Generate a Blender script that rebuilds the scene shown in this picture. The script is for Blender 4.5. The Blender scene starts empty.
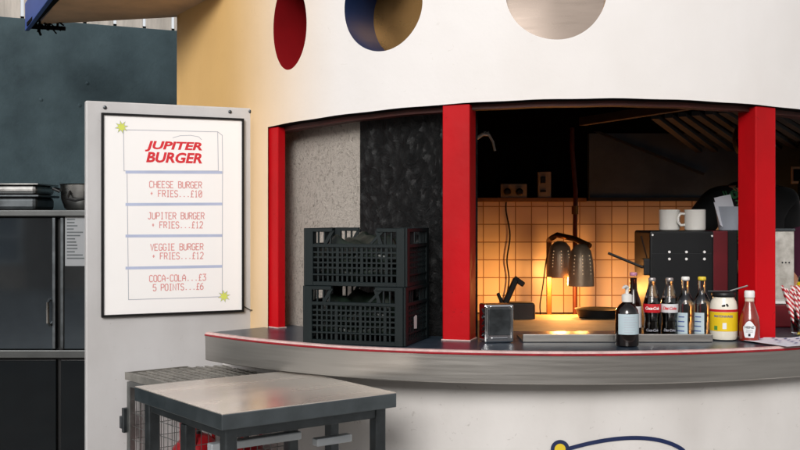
import bpy, bmesh, math, random
from mathutils import Vector, Matrix
from mathutils.geometry import delaunay_2d_cdt
random.seed(7)
R_ = math.radians
scene = bpy.context.scene
COL = scene.collection
EYE, F, HZ = 1.484, 1050.0, 218.0          # eye height, focal length in photo pixels, horizon row

def at(x, y, Y):                            # a point seen at photo pixel x, y and depth Y
    return Vector(((x - 400) / F * Y, Y, EYE - (y - HZ) / F * Y))
def gx(x, Y): return (x - 400) / F * Y
def gz(y, Y): return EYE - (y - HZ) / F * Y

# ------------------------------------------------------------------ materials
def lin(c):
    return c / 12.92 if c <= 0.04045 else ((c + 0.055) / 1.055) ** 2.4
def rgb(h):
    return tuple(lin(int(h[i:i + 2], 16) / 255) for i in (0, 2, 4)) + (1,)

def mat(name, col, rough=0.5, metal=0.0, var=0.0, scale=8.0, col2=None, bump=0.0, bscale=40.0, rvar=0.0,
        trans=0.0, ior=1.45, coat=0.0, stretch=None, detail=6, spec=0.5, c0=0.35, c1=0.65, emit=None, estr=0):
    m = bpy.data.materials.new(name); m.use_nodes = True
    nt = m.node_tree; N = nt.nodes; L = nt.links
    b = N['Principled BSDF']
    c = rgb(col) if isinstance(col, str) else tuple(col) + ((1,) if len(col) == 3 else ())
    b.inputs['Base Color'].default_value = c
    b.inputs['Roughness'].default_value = rough
    b.inputs['Metallic'].default_value = metal
    b.inputs['Transmission Weight'].default_value = trans
    b.inputs['IOR'].default_value = ior
    b.inputs['Coat Weight'].default_value = coat
    b.inputs['Specular IOR Level'].default_value = spec
    if emit:
        b.inputs['Emission Color'].default_value = rgb(emit); b.inputs['Emission Strength'].default_value = estr
    if var or col2 or bump or rvar:
        tc = N.new('ShaderNodeTexCoord'); mp = N.new('ShaderNodeMapping')
        L.new(tc.outputs['Object'], mp.inputs['Vector'])
        if stretch: mp.inputs['Scale'].default_value = stretch
        if var or col2 or rvar:
            nz = N.new('ShaderNodeTexNoise'); nz.inputs['Scale'].default_value = scale
            nz.inputs['Detail'].default_value = detail; nz.inputs['Roughness'].default_value = 0.62
            L.new(mp.outputs['Vector'], nz.inputs['Vector'])
            rm = N.new('ShaderNodeValToRGB'); L.new(nz.outputs['Fac'], rm.inputs['Fac'])
            e = rm.color_ramp.elements; e[0].position = c0; e[1].position = c1
            if col2:
                e[0].color = rgb(col2); e[1].color = c
            else:
                k = 1 - var; e[0].color = (c[0] * k, c[1] * k, c[2] * k, 1); e[1].color = c
            if var or col2: L.new(rm.outputs['Color'], b.inputs['Base Color'])
            if rvar:
                mr = N.new('ShaderNodeMapRange'); L.new(nz.outputs['Fac'], mr.inputs['Value'])
                mr.inputs['From Min'].default_value = 0.3; mr.inputs['From Max'].default_value = 0.7
                mr.inputs['To Min'].default_value = rough - rvar; mr.inputs['To Max'].default_value = rough + rvar
                L.new(mr.outputs['Result'], b.inputs['Roughness'])
        if bump:
            n2 = N.new('ShaderNodeTexNoise'); n2.inputs['Scale'].default_value = bscale; n2.inputs['Detail'].default_value = 5
            L.new(mp.outputs['Vector'], n2.inputs['Vector'])
            bp = N.new('ShaderNodeBump'); bp.inputs['Strength'].default_value = bump; bp.inputs['Distance'].default_value = 0.01
            L.new(n2.outputs['Fac'], bp.inputs['Height']); L.new(bp.outputs['Normal'], b.inputs['Normal'])
    return m

def wall_paint(name, base, dirt, sun_tint=None, rough=.62, chip=(.69, .76), spec=.5):
    """matt masonry paint with faint roller texture, streaks and scuffs"""
    m = bpy.data.materials.new(name); m.use_nodes = True
    nt = m.node_tree; N = nt.nodes; L = nt.links; b = N['Principled BSDF']
    b.inputs['Roughness'].default_value = rough; b.inputs['Specular IOR Level'].default_value = spec
    tc = N.new('ShaderNodeTexCoord')
    mp = N.new('ShaderNodeMapping'); mp.inputs['Scale'].default_value = (1.5, 1.5, .9); L.new(tc.outputs['Object'], mp.inputs['Vector'])
    n1 = N.new('ShaderNodeTexNoise'); n1.inputs['Scale'].default_value = 1.6; n1.inputs['Detail'].default_value = 8; L.new(mp.outputs['Vector'], n1.inputs['Vector'])
    r1 = N.new('ShaderNodeValToRGB'); r1.color_ramp.elements[0].position = 0.3; r1.color_ramp.elements[1].position = 0.62
    d = rgb(dirt); c = rgb(base)
    r1.color_ramp.elements[0].color = tuple(c[i] * .55 + d[i] * .45 for i in range(3)) + (1,); r1.color_ramp.elements[1].color = c
    L.new(n1.outputs['Fac'], r1.inputs['Fac'])
    n2 = N.new('ShaderNodeTexNoise'); n2.inputs['Scale'].default_value = 34; n2.inputs['Detail'].default_value = 4; n2.inputs['Distortion'].default_value = 1.4
    L.new(tc.outputs['Object'], n2.inputs['Vector'])
    r2 = N.new('ShaderNodeValToRGB'); r2.color_ramp.elements[0].position = chip[0]; r2.color_ramp.elements[1].position = chip[1]
    r2.color_ramp.elements[0].color = (0, 0, 0, 1); r2.color_ramp.elements[1].color = (.55, .55, .55, 1)
    L.new(n2.outputs['Fac'], r2.inputs['Fac'])
    mx = N.new('ShaderNodeMix'); mx.data_type = 'RGBA'; L.new(r2.outputs['Color'], mx.inputs[0]); L.new(r1.outputs['Color'], mx.inputs[6]); mx.inputs[7].default_value = d
    out = mx.outputs[2]
    if sun_tint:  # low sunlight painted into the base colour, fading out along X
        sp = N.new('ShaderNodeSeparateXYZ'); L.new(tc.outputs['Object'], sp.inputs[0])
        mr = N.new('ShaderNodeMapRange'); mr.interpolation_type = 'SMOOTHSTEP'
        mr.inputs['From Min'].default_value = sun_tint[1]; mr.inputs['From Max'].default_value = sun_tint[2]
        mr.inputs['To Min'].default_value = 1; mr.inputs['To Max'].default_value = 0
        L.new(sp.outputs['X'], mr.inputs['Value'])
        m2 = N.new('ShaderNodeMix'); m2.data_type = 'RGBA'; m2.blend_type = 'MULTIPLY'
        L.new(mr.outputs['Result'], m2.inputs[0]); L.new(out, m2.inputs[6]); m2.inputs[7].default_value = rgb(sun_tint[0]); out = m2.outputs[2]
    L.new(out, b.inputs['Base Color'])
    n3 = N.new('ShaderNodeTexNoise'); n3.inputs['Scale'].default_value = 9; n3.inputs['Detail'].default_value = 8; L.new(tc.outputs['Object'], n3.inputs['Vector'])
    bp = N.new('ShaderNodeBump'); bp.inputs['Strength'].default_value = 0.16; bp.inputs['Distance'].default_value = 0.02
    L.new(n3.outputs['Fac'], bp.inputs['Height']); L.new(bp.outputs['Normal'], b.inputs['Normal'])
    return m

def rough_board(name, hi, lo, sc, strength, rough, c0=.42, c1=.58, spec=.5):
    """strand board / roughcast panel: crumpled, flaky relief"""
    m = bpy.data.materials.new(name); m.use_nodes = True
    nt = m.node_tree; N = nt.nodes; L = nt.links; b = N['Principled BSDF']
    b.inputs['Roughness'].default_value = rough; b.inputs['Specular IOR Level'].default_value = spec
    tc = N.new('ShaderNodeTexCoord')
    mp = N.new('ShaderNodeMapping'); mp.inputs['Scale'].default_value = (1, 1, .75); L.new(tc.outputs['Object'], mp.inputs['Vector'])
    n1 = N.new('ShaderNodeTexNoise'); n1.inputs['Scale'].default_value = sc; n1.inputs['Detail'].default_value = 7; n1.inputs['Roughness'].default_value = .7; n1.inputs['Distortion'].default_value = 2.5
    L.new(mp.outputs['Vector'], n1.inputs['Vector'])
    v = N.new('ShaderNodeTexVoronoi'); v.inputs['Scale'].default_value = sc * 2.2; v.feature = 'F1'
    v.inputs['Randomness'].default_value = 1
    ad = N.new('ShaderNodeVectorMath'); ad.operation = 'ADD'; L.new(mp.outputs['Vector'], ad.inputs[0])
    s2 = N.new('ShaderNodeVectorMath'); s2.operation = 'SCALE'; s2.inputs['Scale'].default_value = .06; L.new(n1.outputs['Color'], s2.inputs[0]); L.new(s2.outputs[0], ad.inputs[1])
    L.new(ad.outputs[0], v.inputs['Vector'])
    r = N.new('ShaderNodeValToRGB'); r.color_ramp.elements[0].position = c0; r.color_ramp.elements[1].position = c1
    r.color_ramp.elements[0].color = rgb(lo); r.color_ramp.elements[1].color = rgb(hi)
    L.new(n1.outputs['Fac'], r.inputs['Fac']); L.new(r.outputs['Color'], b.inputs['Base Color'])
    mm = N.new('ShaderNodeMath'); mm.operation = 'ADD'; L.new(n1.outputs['Fac'], mm.inputs[0])
    m3 = N.new('ShaderNodeMath'); m3.operation = 'MULTIPLY'; m3.inputs[1].default_value = .5; L.new(v.outputs['Distance'], m3.inputs[0]); L.new(m3.outputs[0], mm.inputs[1])
    bp = N.new('ShaderNodeBump'); bp.inputs['Strength'].default_value = strength; bp.inputs['Distance'].default_value = .03
    L.new(mm.outputs[0], bp.inputs['Height']); L.new(bp.outputs['Normal'], b.inputs['Normal'])
    return m

def tile_mat(name, tile, grout, tw, th, z0, gap=.0045):
    m = bpy.data.materials.new(name); m.use_nodes = True
    nt = m.node_tree; N = nt.nodes; L = nt.links; b = N['Principled BSDF']
    tc = N.new('ShaderNodeTexCoord'); sp = N.new('ShaderNodeSeparateXYZ'); L.new(tc.outputs['Object'], sp.inputs[0])
    def mth(op, a, v=None, w=None):
        n = N.new('ShaderNodeMath'); n.operation = op
        if hasattr(a, 'node'): L.new(a, n.inputs[0])
        else: n.inputs[0].default_value = a
        if v is not None:
            if hasattr(v, 'node'): L.new(v, n.inputs[1])
            else: n.inputs[1].default_value = v
        return n.outputs[0]
    def line(c, size, off):
        q = mth('DIVIDE', mth('ADD', c, off), size); f = mth('FRACT', q)
        d = mth('MINIMUM', f, mth('SUBTRACT', 1.0, f))
        return mth('MULTIPLY', d, size), mth('FLOOR', q)
    dx, ix = line(sp.outputs['X'], tw, 20 * tw); dz, iz = line(sp.outputs['Z'], th, 20 * th - z0)
    d = mth('MINIMUM', dx, dz)
    mr = N.new('ShaderNodeMapRange'); L.new(d, mr.inputs['Value']); mr.inputs['From Min'].default_value = gap * .6; mr.inputs['From Max'].default_value = gap * 1.2
    wn = N.new('ShaderNodeTexWhiteNoise'); wn.noise_dimensions = '2D'; cb = N.new('ShaderNodeCombineXYZ'); L.new(ix, cb.inputs[0]); L.new(iz, cb.inputs[1]); L.new(cb.outputs[0], wn.inputs['Vector'])
    hs = N.new('ShaderNodeMapRange'); L.new(wn.outputs['Value'], hs.inputs['Value']); hs.inputs['To Min'].default_value = .8; hs.inputs['To Max'].default_value = 1.08
    hv = N.new('ShaderNodeHueSaturation'); hv.inputs['Color'].default_value = rgb(tile); L.new(hs.outputs['Result'], hv.inputs['Value'])
    mx = N.new('ShaderNodeMix'); mx.data_type = 'RGBA'; L.new(mr.outputs['Result'], mx.inputs[0]); mx.inputs[6].default_value = rgb(grout); L.new(hv.outputs['Color'], mx.inputs[7])
    L.new(mx.outputs[2], b.inputs['Base Color'])
    rr = N.new('ShaderNodeMapRange'); L.new(mr.outputs['Result'], rr.inputs['Value']); rr.inputs['To Min'].default_value = .9; rr.inputs['To Max'].default_value = .28
    L.new(rr.outputs['Result'], b.inputs['Roughness'])
    bp = N.new('ShaderNodeBump'); bp.inputs['Strength'].default_value = .7; bp.inputs['Distance'].default_value = .004
    L.new(mr.outputs['Result'], bp.inputs['Height']); L.new(bp.outputs['Normal'], b.inputs['Normal'])
    return m

def striped(name, a, bcol, freq, rough=.5, axis=(1, 0, 1)):
    m = bpy.data.materials.new(name); m.use_nodes = True
    nt = m.node_tree; N = nt.nodes; L = nt.links; b = N['Principled BSDF']; b.inputs['Roughness'].default_value = rough
    tc = N.new('ShaderNodeTexCoord'); dt = N.new('ShaderNodeVectorMath'); dt.operation = 'DOT_PRODUCT'; dt.inputs[1].default_value = axis
    L.new(tc.outputs['Object'], dt.inputs[0])
    mu = N.new('ShaderNodeMath'); mu.operation = 'MULTIPLY'; mu.inputs[1].default_value = freq; L.new(dt.outputs['Value'], mu.inputs[0])
    fr = N.new('ShaderNodeMath'); fr.operation = 'FRACT'; L.new(mu.outputs[0], fr.inputs[0])
    gt = N.new('ShaderNodeMath'); gt.operation = 'GREATER_THAN'; gt.inputs[1].default_value = .5; L.new(fr.outputs[0], gt.inputs[0])
    mx = N.new('ShaderNodeMix'); mx.data_type = 'RGBA'; L.new(gt.outputs[0], mx.inputs[0]); mx.inputs[6].default_value = rgb(a); mx.inputs[7].default_value = rgb(bcol)
    L.new(mx.outputs[2], b.inputs['Base Color'])
    return m

M = {}
M['white_wall'] = wall_paint('white_wall', 'DEDBD9', 'CFCAC5', ('FFD48C', -1.56, -0.90))  # orange at the left return is warm sun put into the colour
M['base_white'] = wall_paint('base_white', 'D9D6D3', 'A8A39E', chip=(.66, .73))
M['red'] = wall_paint('red_gloss_paint', 'BE0814', '5A1412', rough=.50, chip=(.71, .735), spec=.16)
M['lintel'] = mat('lintel', '4A1A12', .6, var=.4, scale=10)
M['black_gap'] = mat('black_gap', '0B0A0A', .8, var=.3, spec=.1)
M['steel_lip'] = mat('brushed_steel_edge', 'B4B1AC', .36, metal=.96, var=.08, scale=1.0, rvar=.06, detail=5, stretch=(2.5, 2.5, 85))
M['steel'] = mat('satin_steel', 'A9A9A7', .30, metal=1, var=.2, scale=7, rvar=.1)
M['rack_steel'] = mat('rack_steel', 'C6CCD0', .42, metal=.6, var=.12, scale=12)
M['lid_steel'] = mat('lid_steel', 'A6A39C', .5, metal=.7, var=.35, scale=14)
M['steel_dark'] = mat('worn_steel', '5C6164', .42, metal=1, var=.3, scale=12, rvar=.1)
M['steel_top'] = mat('table_top_steel', 'E6DCD0', .25, metal=.72, var=.13, scale=3.0, rvar=.05, detail=1.5, stretch=(.7, 3, 1))
M['steel_side'] = mat('table_side_steel', '7C858A', .36, metal=1, var=.2, scale=9, rvar=.06)
M['socket'] = mat('socket', '9A948C', .5, var=.2)
M['chrome'] = mat('chrome', 'D2D4D6', .16, metal=1, rvar=.06, scale=20)
M['mirror'] = mat('drum_steel', '5E5650', .30, metal=1, var=.10, scale=6, rvar=.05, stretch=(1, 1, 10))
M['brass_plate'] = mat('brass_plate', '8A6A42', .28, metal=1, var=.15, scale=6, rvar=.06)
M['laminate'] = mat('blue_laminate', '26323E', .28, var=.45, scale=16, col2='3C4854', bump=.03, bscale=80)
M['edge_white'] = mat('edge_white', 'D8B9B4', .5, var=.25, scale=30)
M['edge_red'] = mat('edge_red', 'A01A26', .45, var=.4, scale=25)
M['osb'] = rough_board('cream_strand_board', 'C4BCB2', '7E766C', 40, .7, .75, .30, .50)
M['osb_black'] = rough_board('black_strand_board', '0B0E0F', '050607', 13, .8, .5, spec=.3)
M['reveal_red'] = mat('reveal_red', '8E0F16', .5, var=.15)
M['reveal_blue'] = mat('reveal_blue', '0B3566', .5, var=.15)
M['reveal_yellow'] = mat('reveal_yellow', 'C08A18', .5, var=.15)
M['soffit'] = mat('soffit_ply', 'DDC0A4', .7, var=.22, scale=5)
M['blue_trim'] = mat('blue_trim', '35519A', .5, var=.15, scale=8)
M['teal'] = mat('teal_render', '43555B', .85, scale=3.2, col2='2A3A40', bump=.25, bscale=60, c0=.3, c1=.7)
M['pale_wood'] = mat('weathered_paling', 'C3BCB3', .8, var=.35, scale=20, stretch=(1, 1, .12), bump=.2)
M['board'] = wall_paint('grey_white_board', 'C9C8C8', '9C9894', rough=.42)
M['black_frame'] = mat('black_frame', '0C0C0D', .4, var=.2)
M['poster'] = mat('poster_paper', 'FAF8F6', .34, var=.02, scale=3, coat=.15)
M['ink_red'] = mat('ink_red', 'DC3038', .5, var=.1)
M['ink_pink'] = mat('ink_pink', 'E29A95', .5, var=.1)
M['ink_blue'] = mat('ink_blue', 'B9C2DC', .5, var=.1)
M['ink_grey'] = mat('ink_grey', 'B3B3BE', .5, var=.1)
M['ink_star'] = mat('ink_star', 'DDE66A', .5, var=.1)
M['tile'] = tile_mat('cream_tile', 'EADCC8', '9C7C5E', .101, .112, .885, .0030)
M['ledge'] = mat('ledge_wood', '8A6A4C', .6, var=.3, scale=12)
M['dark_panel'] = mat('dark_panel', '09090C', .7, var=.4, spec=.05)
M['hood'] = mat('hood_steel', '5A6876', .8, spec=.05, var=.3, scale=4)
M['slat'] = mat('slat_steel', '2E2F30', .65, var=.35, scale=9)
M['ceiling'] = mat('ceiling_board', '060608', .9, var=.3, spec=0)
M['inner_floor'] = mat('inner_floor', '2A2725', .8, var=.3)
M['bench'] = mat('bench_top', '9C8466', .7, var=.35, scale=8, spec=.2)
M['crate'] = mat('crate_plastic', '0A1719', .5, var=.2, scale=20, spec=.35)
M['veg_bag'] = mat('green_bag', '18241C', .40, var=.6, scale=14, bump=.3, bscale=30)
M['white_plastic'] = mat('white_plastic', 'DDDCD8', .4, var=.05)
M['cup_plastic'] = mat('cup_plastic', 'AEB6C2', .35, var=.1)
M['paper'] = mat('paper', 'E2E4EC', .6, var=.05)
M['print_blue'] = mat('print_blue', '4A5C9A', .6, var=.2)
M['amber'] = mat('amber_glass', '120A08', .08, var=.2, coat=.5)
M['amber_clear'] = mat('amber_clear', '2A1410', .06, trans=.5, rvar=.02)
M['glass'] = mat('clear_glass', 'F2F6F6', .04, trans=1.0, ior=1.46, rvar=.02)
M['cola'] = mat('cola', '140706', .08, var=.2, coat=.4)
M['cap_white'] = mat('cap_white', 'E6E5E2', .4, var=.06)
M['cap_yellow'] = mat('cap_yellow', 'DCC23A', .4, var=.06)
M['cap_pink'] = mat('cap_pink', 'B77C97', .4, var=.1)
M['cap_red'] = mat('cap_red', 'A9A2A0', .35, metal=.6, var=.1)
M['label_red'] = mat('label_red', 'C21B26', .45, var=.08)
M['label_silver'] = mat('label_silver', 'D6D6D8', .4, var=.08)
M['label_blue'] = mat('label_pale_blue', 'B9CBD2', .5, var=.12)
M['label_white'] = mat('label_white', 'E4E7E8', .5, var=.05)
M['label_yellow'] = mat('label_yellow', 'E6C31C', .45, var=.08)
M['label_cream'] = mat('label_cream', 'D9CDBB', .5, var=.06)
M['mayo'] = mat('mayo', 'EAE4D4', .3, var=.12, scale=18, coat=.6)
M['ketchup'] = mat('ketchup', '8E2A1C', .18, var=.3, scale=10, coat=.6)
M['ink_black'] = mat('ink_black', '1A1A20', .6, var=.1)
M['ink_white'] = mat('ink_white', 'F2F0EE', .6, var=.05)
M['ink_gold'] = mat('ink_gold', 'B89A50', .6, var=.05)
M['ink_green'] = mat('ink_green', '4E8A3A', .6, var=.05)
M['black_plastic'] = mat('black_plastic', '0E0F11', .45, var=.25)
M['machine'] = mat('machine_black', '0E1114', .38, var=.3, scale=9)
M['machine_red'] = mat('machine_red', '6E1620', .4, var=.2)
M['ceramic'] = mat('ceramic', 'E4E2DC', .18, var=.04, coat=.3)
M['lamp_shade'] = mat('lamp_shade_steel', 'A8957E', .42, metal=.55, var=.25, scale=9)
M['lamp_arm'] = mat('lamp_arm', '7E5A32', .4, metal=.8, var=.2)
M['beam_brown'] = mat('beam_brown', '4A3226', .6, var=.3)
M['rust_pole'] = mat('rust_pole', '5A2A1C', .5, metal=.4, var=.3)
M['bulb'] = mat('bulb', 'FFD9A0', .3, emit='FFB35A', estr=6)
M['hole_light'] = mat('hole_light', 'FFE3B8', .4, emit='FFD9A0', estr=.55)
M['gas_red'] = mat('gas_red', 'A5161F', .4, var=.2)
M['wire'] = mat('galvanised_wire', '8C8E8C', .45, metal=.9, var=.3, scale=18)
M['fridge_steel'] = mat('fridge_steel', '5C5E5E', .42, metal=1, var=.2, scale=6)
M['fridge_glass'] = mat('fridge_glass', '6E7880', .05, metal=.9, var=.25, scale=3)
M['fridge_glass_low'] = mat('fridge_glass_low', '0A1014', .08, var=.3)
M['kraft'] = mat('kraft_card', '6C5644', .8, var=.15, scale=5)
M['sheet'] = mat('sheet_behind_glass', '8A8E92', .4, var=.06)
M['skin'] = mat('skin', 'B98468', .5, var=.08)
M['hair'] = mat('hair', '16100E', .6, var=.4, scale=40)
M['shirt_black'] = mat('shirt_black', '0C0E10', .85, var=.3)
M['shirt_maroon'] = mat('shirt_maroon', '54203C', .85, var=.3)
M['trousers'] = mat('trousers', '14171C', .85, var=.3)
M['print_green'] = mat('print_green', '3C8A58', .8, var=.4)
M['eye_white'] = mat('eye_white', 'D8D4CE', .3, var=.03)
M['lip'] = mat('lip', '8E4E44', .5, var=.1)
M['ground'] = mat('paving', 'B2AEA8', .9, var=.35, scale=3, bump=.4, bscale=90)
M['facade'] = mat('facade_render', 'B49A84', .85, var=.2, scale=1.2)
M['window_glass'] = mat('window_glass', '6E7A84', .1, var=.2, spec=.8)
M['trim_white'] = mat('trim_white', 'CFCCC5', .6, var=.1)
M['yellow_plastic'] = mat('yellow_plastic', 'E2C400', .4, var=.08)
M['straw'] = striped('straw_stripes', 'EDE6E2', 'C22633', 55, .6, (1, 0, 1.0))
M['navy'] = mat('navy_paint', '14244E', .5, var=.1)
M['logo_yellow'] = mat('logo_yellow', 'E0C22E', .5, var=.1)

# ------------------------------------------------------------------ mesh helpers
class MB:
    def __init__(s): s.bm = bmesh.new()
    def _merge(s, tmp, mtx):
        if mtx is not None: bmesh.ops.transform(tmp, matrix=mtx, verts=tmp.verts)
        me = bpy.data.meshes.new('tmp'); tmp.to_mesh(me); tmp.free(); s.bm.from_mesh(me); bpy.data.meshes.remove(me); return s
    def box(s, c, d, rz=0, bev=0, mtx=None, seg=2):
        t = bmesh.new(); bmesh.ops.create_cube(t, size=1)
        bmesh.ops.scale(t, vec=d, verts=t.verts)
        if bev: bmesh.ops.bevel(t, geom=list(t.edges), offset=bev, segments=seg, affect='EDGES', profile=.5)
        m = Matrix.Translation(c) @ Matrix.Rotation(rz, 4, 'Z')
        return s._merge(t, m if mtx is None else mtx @ m)
    def bar(s, a, b, w, h, up=(0, 0, 1), bev=0):          # rectangular bar from a to b
        a, b = Vector(a), Vector(b); d = b - a; l = d.length; x = d / l
        u = Vector(up); y = u.cross(x)
        if y.length < 1e-4: y = Vector((0, 1, 0)).cross(x)
        y.normalize(); z = x.cross(y)
        m = Matrix.Translation((a + b) / 2) @ Matrix((x, y, z)).transposed().to_4x4()
        t = bmesh.new(); bmesh.ops.create_cube(t, size=1); bmesh.ops.scale(t, vec=(l, w, h), verts=t.verts)
        if bev: bmesh.ops.bevel(t, geom=list(t.edges), offset=bev, segments=2, affect='EDGES', profile=.5)
        return s._merge(t, m)
    def lathe(s, prof, n=28, c=(0, 0, 0), mtx=None, cap=True):
        t = bmesh.new(); rings = []
        for r, z in prof:
            rings.append([t.verts.new((r * math.cos(2 * math.pi * k / n), r * math.sin(2 * math.pi * k / n), z)) for k in range(n)])
        for a, b in zip(rings, rings[1:]):
            for k in range(n): t.faces.new((a[k], a[(k + 1) % n], b[(k + 1) % n], b[k]))
        if cap:
            t.faces.new(list(reversed(rings[0]))); t.faces.new(rings[-1])
        for f in t.faces: f.smooth = True
        m = Matrix.Translation(c)
        return s._merge(t, m if mtx is None else mtx @ m)
    def tube(s, pts, r, n=8, closed=False):
        pts = [Vector(p) for p in pts]; t = bmesh.new(); rings = []; N_ = len(pts); prev = None
        for i, p in enumerate(pts):
            d = (pts[(i + 1) % N_] - pts[i - 1]) if closed else (pts[min(i + 1, N_ - 1)] - pts[max(i - 1, 0)])
            d.normalize()
            if prev is None:
                u = d.orthogonal().normalized()
            else:
                u = (prev - d * prev.dot(d)); u = u.normalized() if u.length > 1e-6 else d.orthogonal().normalized()
            prev = u; v = d.cross(u); rr = r[i] if isinstance(r, (list, tuple)) else r
            rings.append([t.verts.new(p + rr * (math.cos(2 * math.pi * k / n) * u + math.sin(2 * math.pi * k / n) * v)) for k in range(n)])
        prs = list(zip(rings, rings[1:])) + ([(rings[-1], rings[0])] if closed else [])
        for a, b in prs:
            for k in range(n): t.faces.new((a[k], a[(k + 1) % n], b[(k + 1) % n], b[k]))
        if not closed: t.faces.new(list(reversed(rings[0]))); t.faces.new(rings[-1])
        for f in t.faces: f.smooth = True
        return s._merge(t, None)
    def prism(s, poly, z0, z1, mtx=None):                 # polygon in XY, extruded along Z
        t = bmesh.new(); a = [t.verts.new((p[0], p[1], z0)) for p in poly]; b = [t.verts.new((p[0], p[1], z1)) for p in poly]
        n = len(poly); t.faces.new(list(reversed(a))); t.faces.new(b)
        for k in range(n): t.faces.new((a[k], a[(k + 1) % n], b[(k + 1) % n], b[k]))
        return s._merge(t, mtx)
    def grid(s, rows, closed=False):                      # rows of points into a quad sheet
        vs = [[s.bm.verts.new(p) for p in r] for r in rows]
        for a, b in zip(vs, vs[1:]):
            for k in range(len(a) - 1): s.bm.faces.new((a[k], a[k + 1], b[k + 1], b[k])).smooth = True
        return s
    def faces(s, verts, faces, mtx=None):
        vs = [s.bm.verts.new(mtx @ Vector(v) if mtx is not None else v) for v in verts]
        for f in faces:
            try: s.bm.faces.new([vs[i] for i in f]).smooth = True
            except ValueError: pass
        return s
    def build(s, name, m, parent=None, world=False, smooth=40, recalc=True, loc=None):
        if world and parent is not None:
            q, off = parent, Vector((0, 0, 0))
            while q is not None: off += q.location; q = q.parent
            bmesh.ops.translate(s.bm, vec=-off, verts=s.bm.verts)
        if recalc: bmesh.ops.recalc_face_normals(s.bm, faces=s.bm.faces)
        me = bpy.data.meshes.new(name); s.bm.to_mesh(me); s.bm.free()
        if smooth:
            fl = [p.use_smooth for p in me.polygons]
            me.set_sharp_from_angle(angle=R_(smooth)); me.polygons.foreach_set('use_smooth', fl)
        me.materials.append(m if not isinstance(m, str) else M[m])
        o = bpy.data.objects.new(name, me); COL.objects.link(o)
        if parent is not None: o.parent = parent
        if loc is not None: o.location = loc
        return o

def tag(o, label=None, cat=None, group=None, kind=None):
    if label: o['label'] = label
    if cat: o['category'] = cat
    if group: o['group'] = group
    if kind: o['kind'] = kind
    return o
def thing(name, label, cat, loc=(0, 0, 0), rz=0, group=None):
    o = bpy.data.objects.new(name, None); COL.objects.link(o); o.empty_display_size = .05
    o.location = loc; o.rotation_euler = (0, 0, rz); return tag(o, label, cat, group)
def copy_tree(o, parent=None):
    c = o.copy(); COL.objects.link(c)
    if parent is not None: c.parent = parent
    for ch in list(o.children): copy_tree(ch, c)
    return c

def text_geo(body, size, shear=0, bold=0, align='CENTER', spacing=1.0):
    cu = bpy.data.curves.new('text', 'FONT'); cu.body = body; cu.size = size; cu.shear = shear; cu.offset = bold
    cu.align_x = align; cu.align_y = 'CENTER'; cu.space_character = spacing; cu.resolution_u = 3
    ob = bpy.data.objects.new('text', cu); COL.objects.link(ob); dg = bpy.context.evaluated_depsgraph_get()
    me = bpy.data.meshes.new_from_object(ob.evaluated_get(dg))
    v = [tuple(x.co) for x in me.vertices]; f = [tuple(p.vertices) for p in me.polygons]
    bpy.data.objects.remove(ob); bpy.data.curves.remove(cu); bpy.data.meshes.remove(me)
    return v, f
def flat_text(mb, body, size, u, v, n, **k):              # on an XZ panel facing -Y
    vs, fs = text_geo(body, size, **k); mb.faces([(u + p[0], n, v + p[1]) for p in vs], fs)
def wrap_text(mb, body, size, r, z, a0=-90, **k):         # around a vertical cylinder
    vs, fs = text_geo(body, size, **k)
    mb.faces([(r * math.cos(R_(a0) + p[0] / r), r * math.sin(R_(a0) + p[0] / r), z + p[1]) for p in vs], fs)
def band(mb, r, z0, z1, a0=-180, a1=180, n=40):           # cylindrical strip
    rows = [[(r * math.cos(R_(a0 + (a1 - a0) * k / n)), r * math.sin(R_(a0 + (a1 - a0) * k / n)), z) for k in range(n + 1)] for z in (z0, z1)]
    mb.grid(rows)

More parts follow.
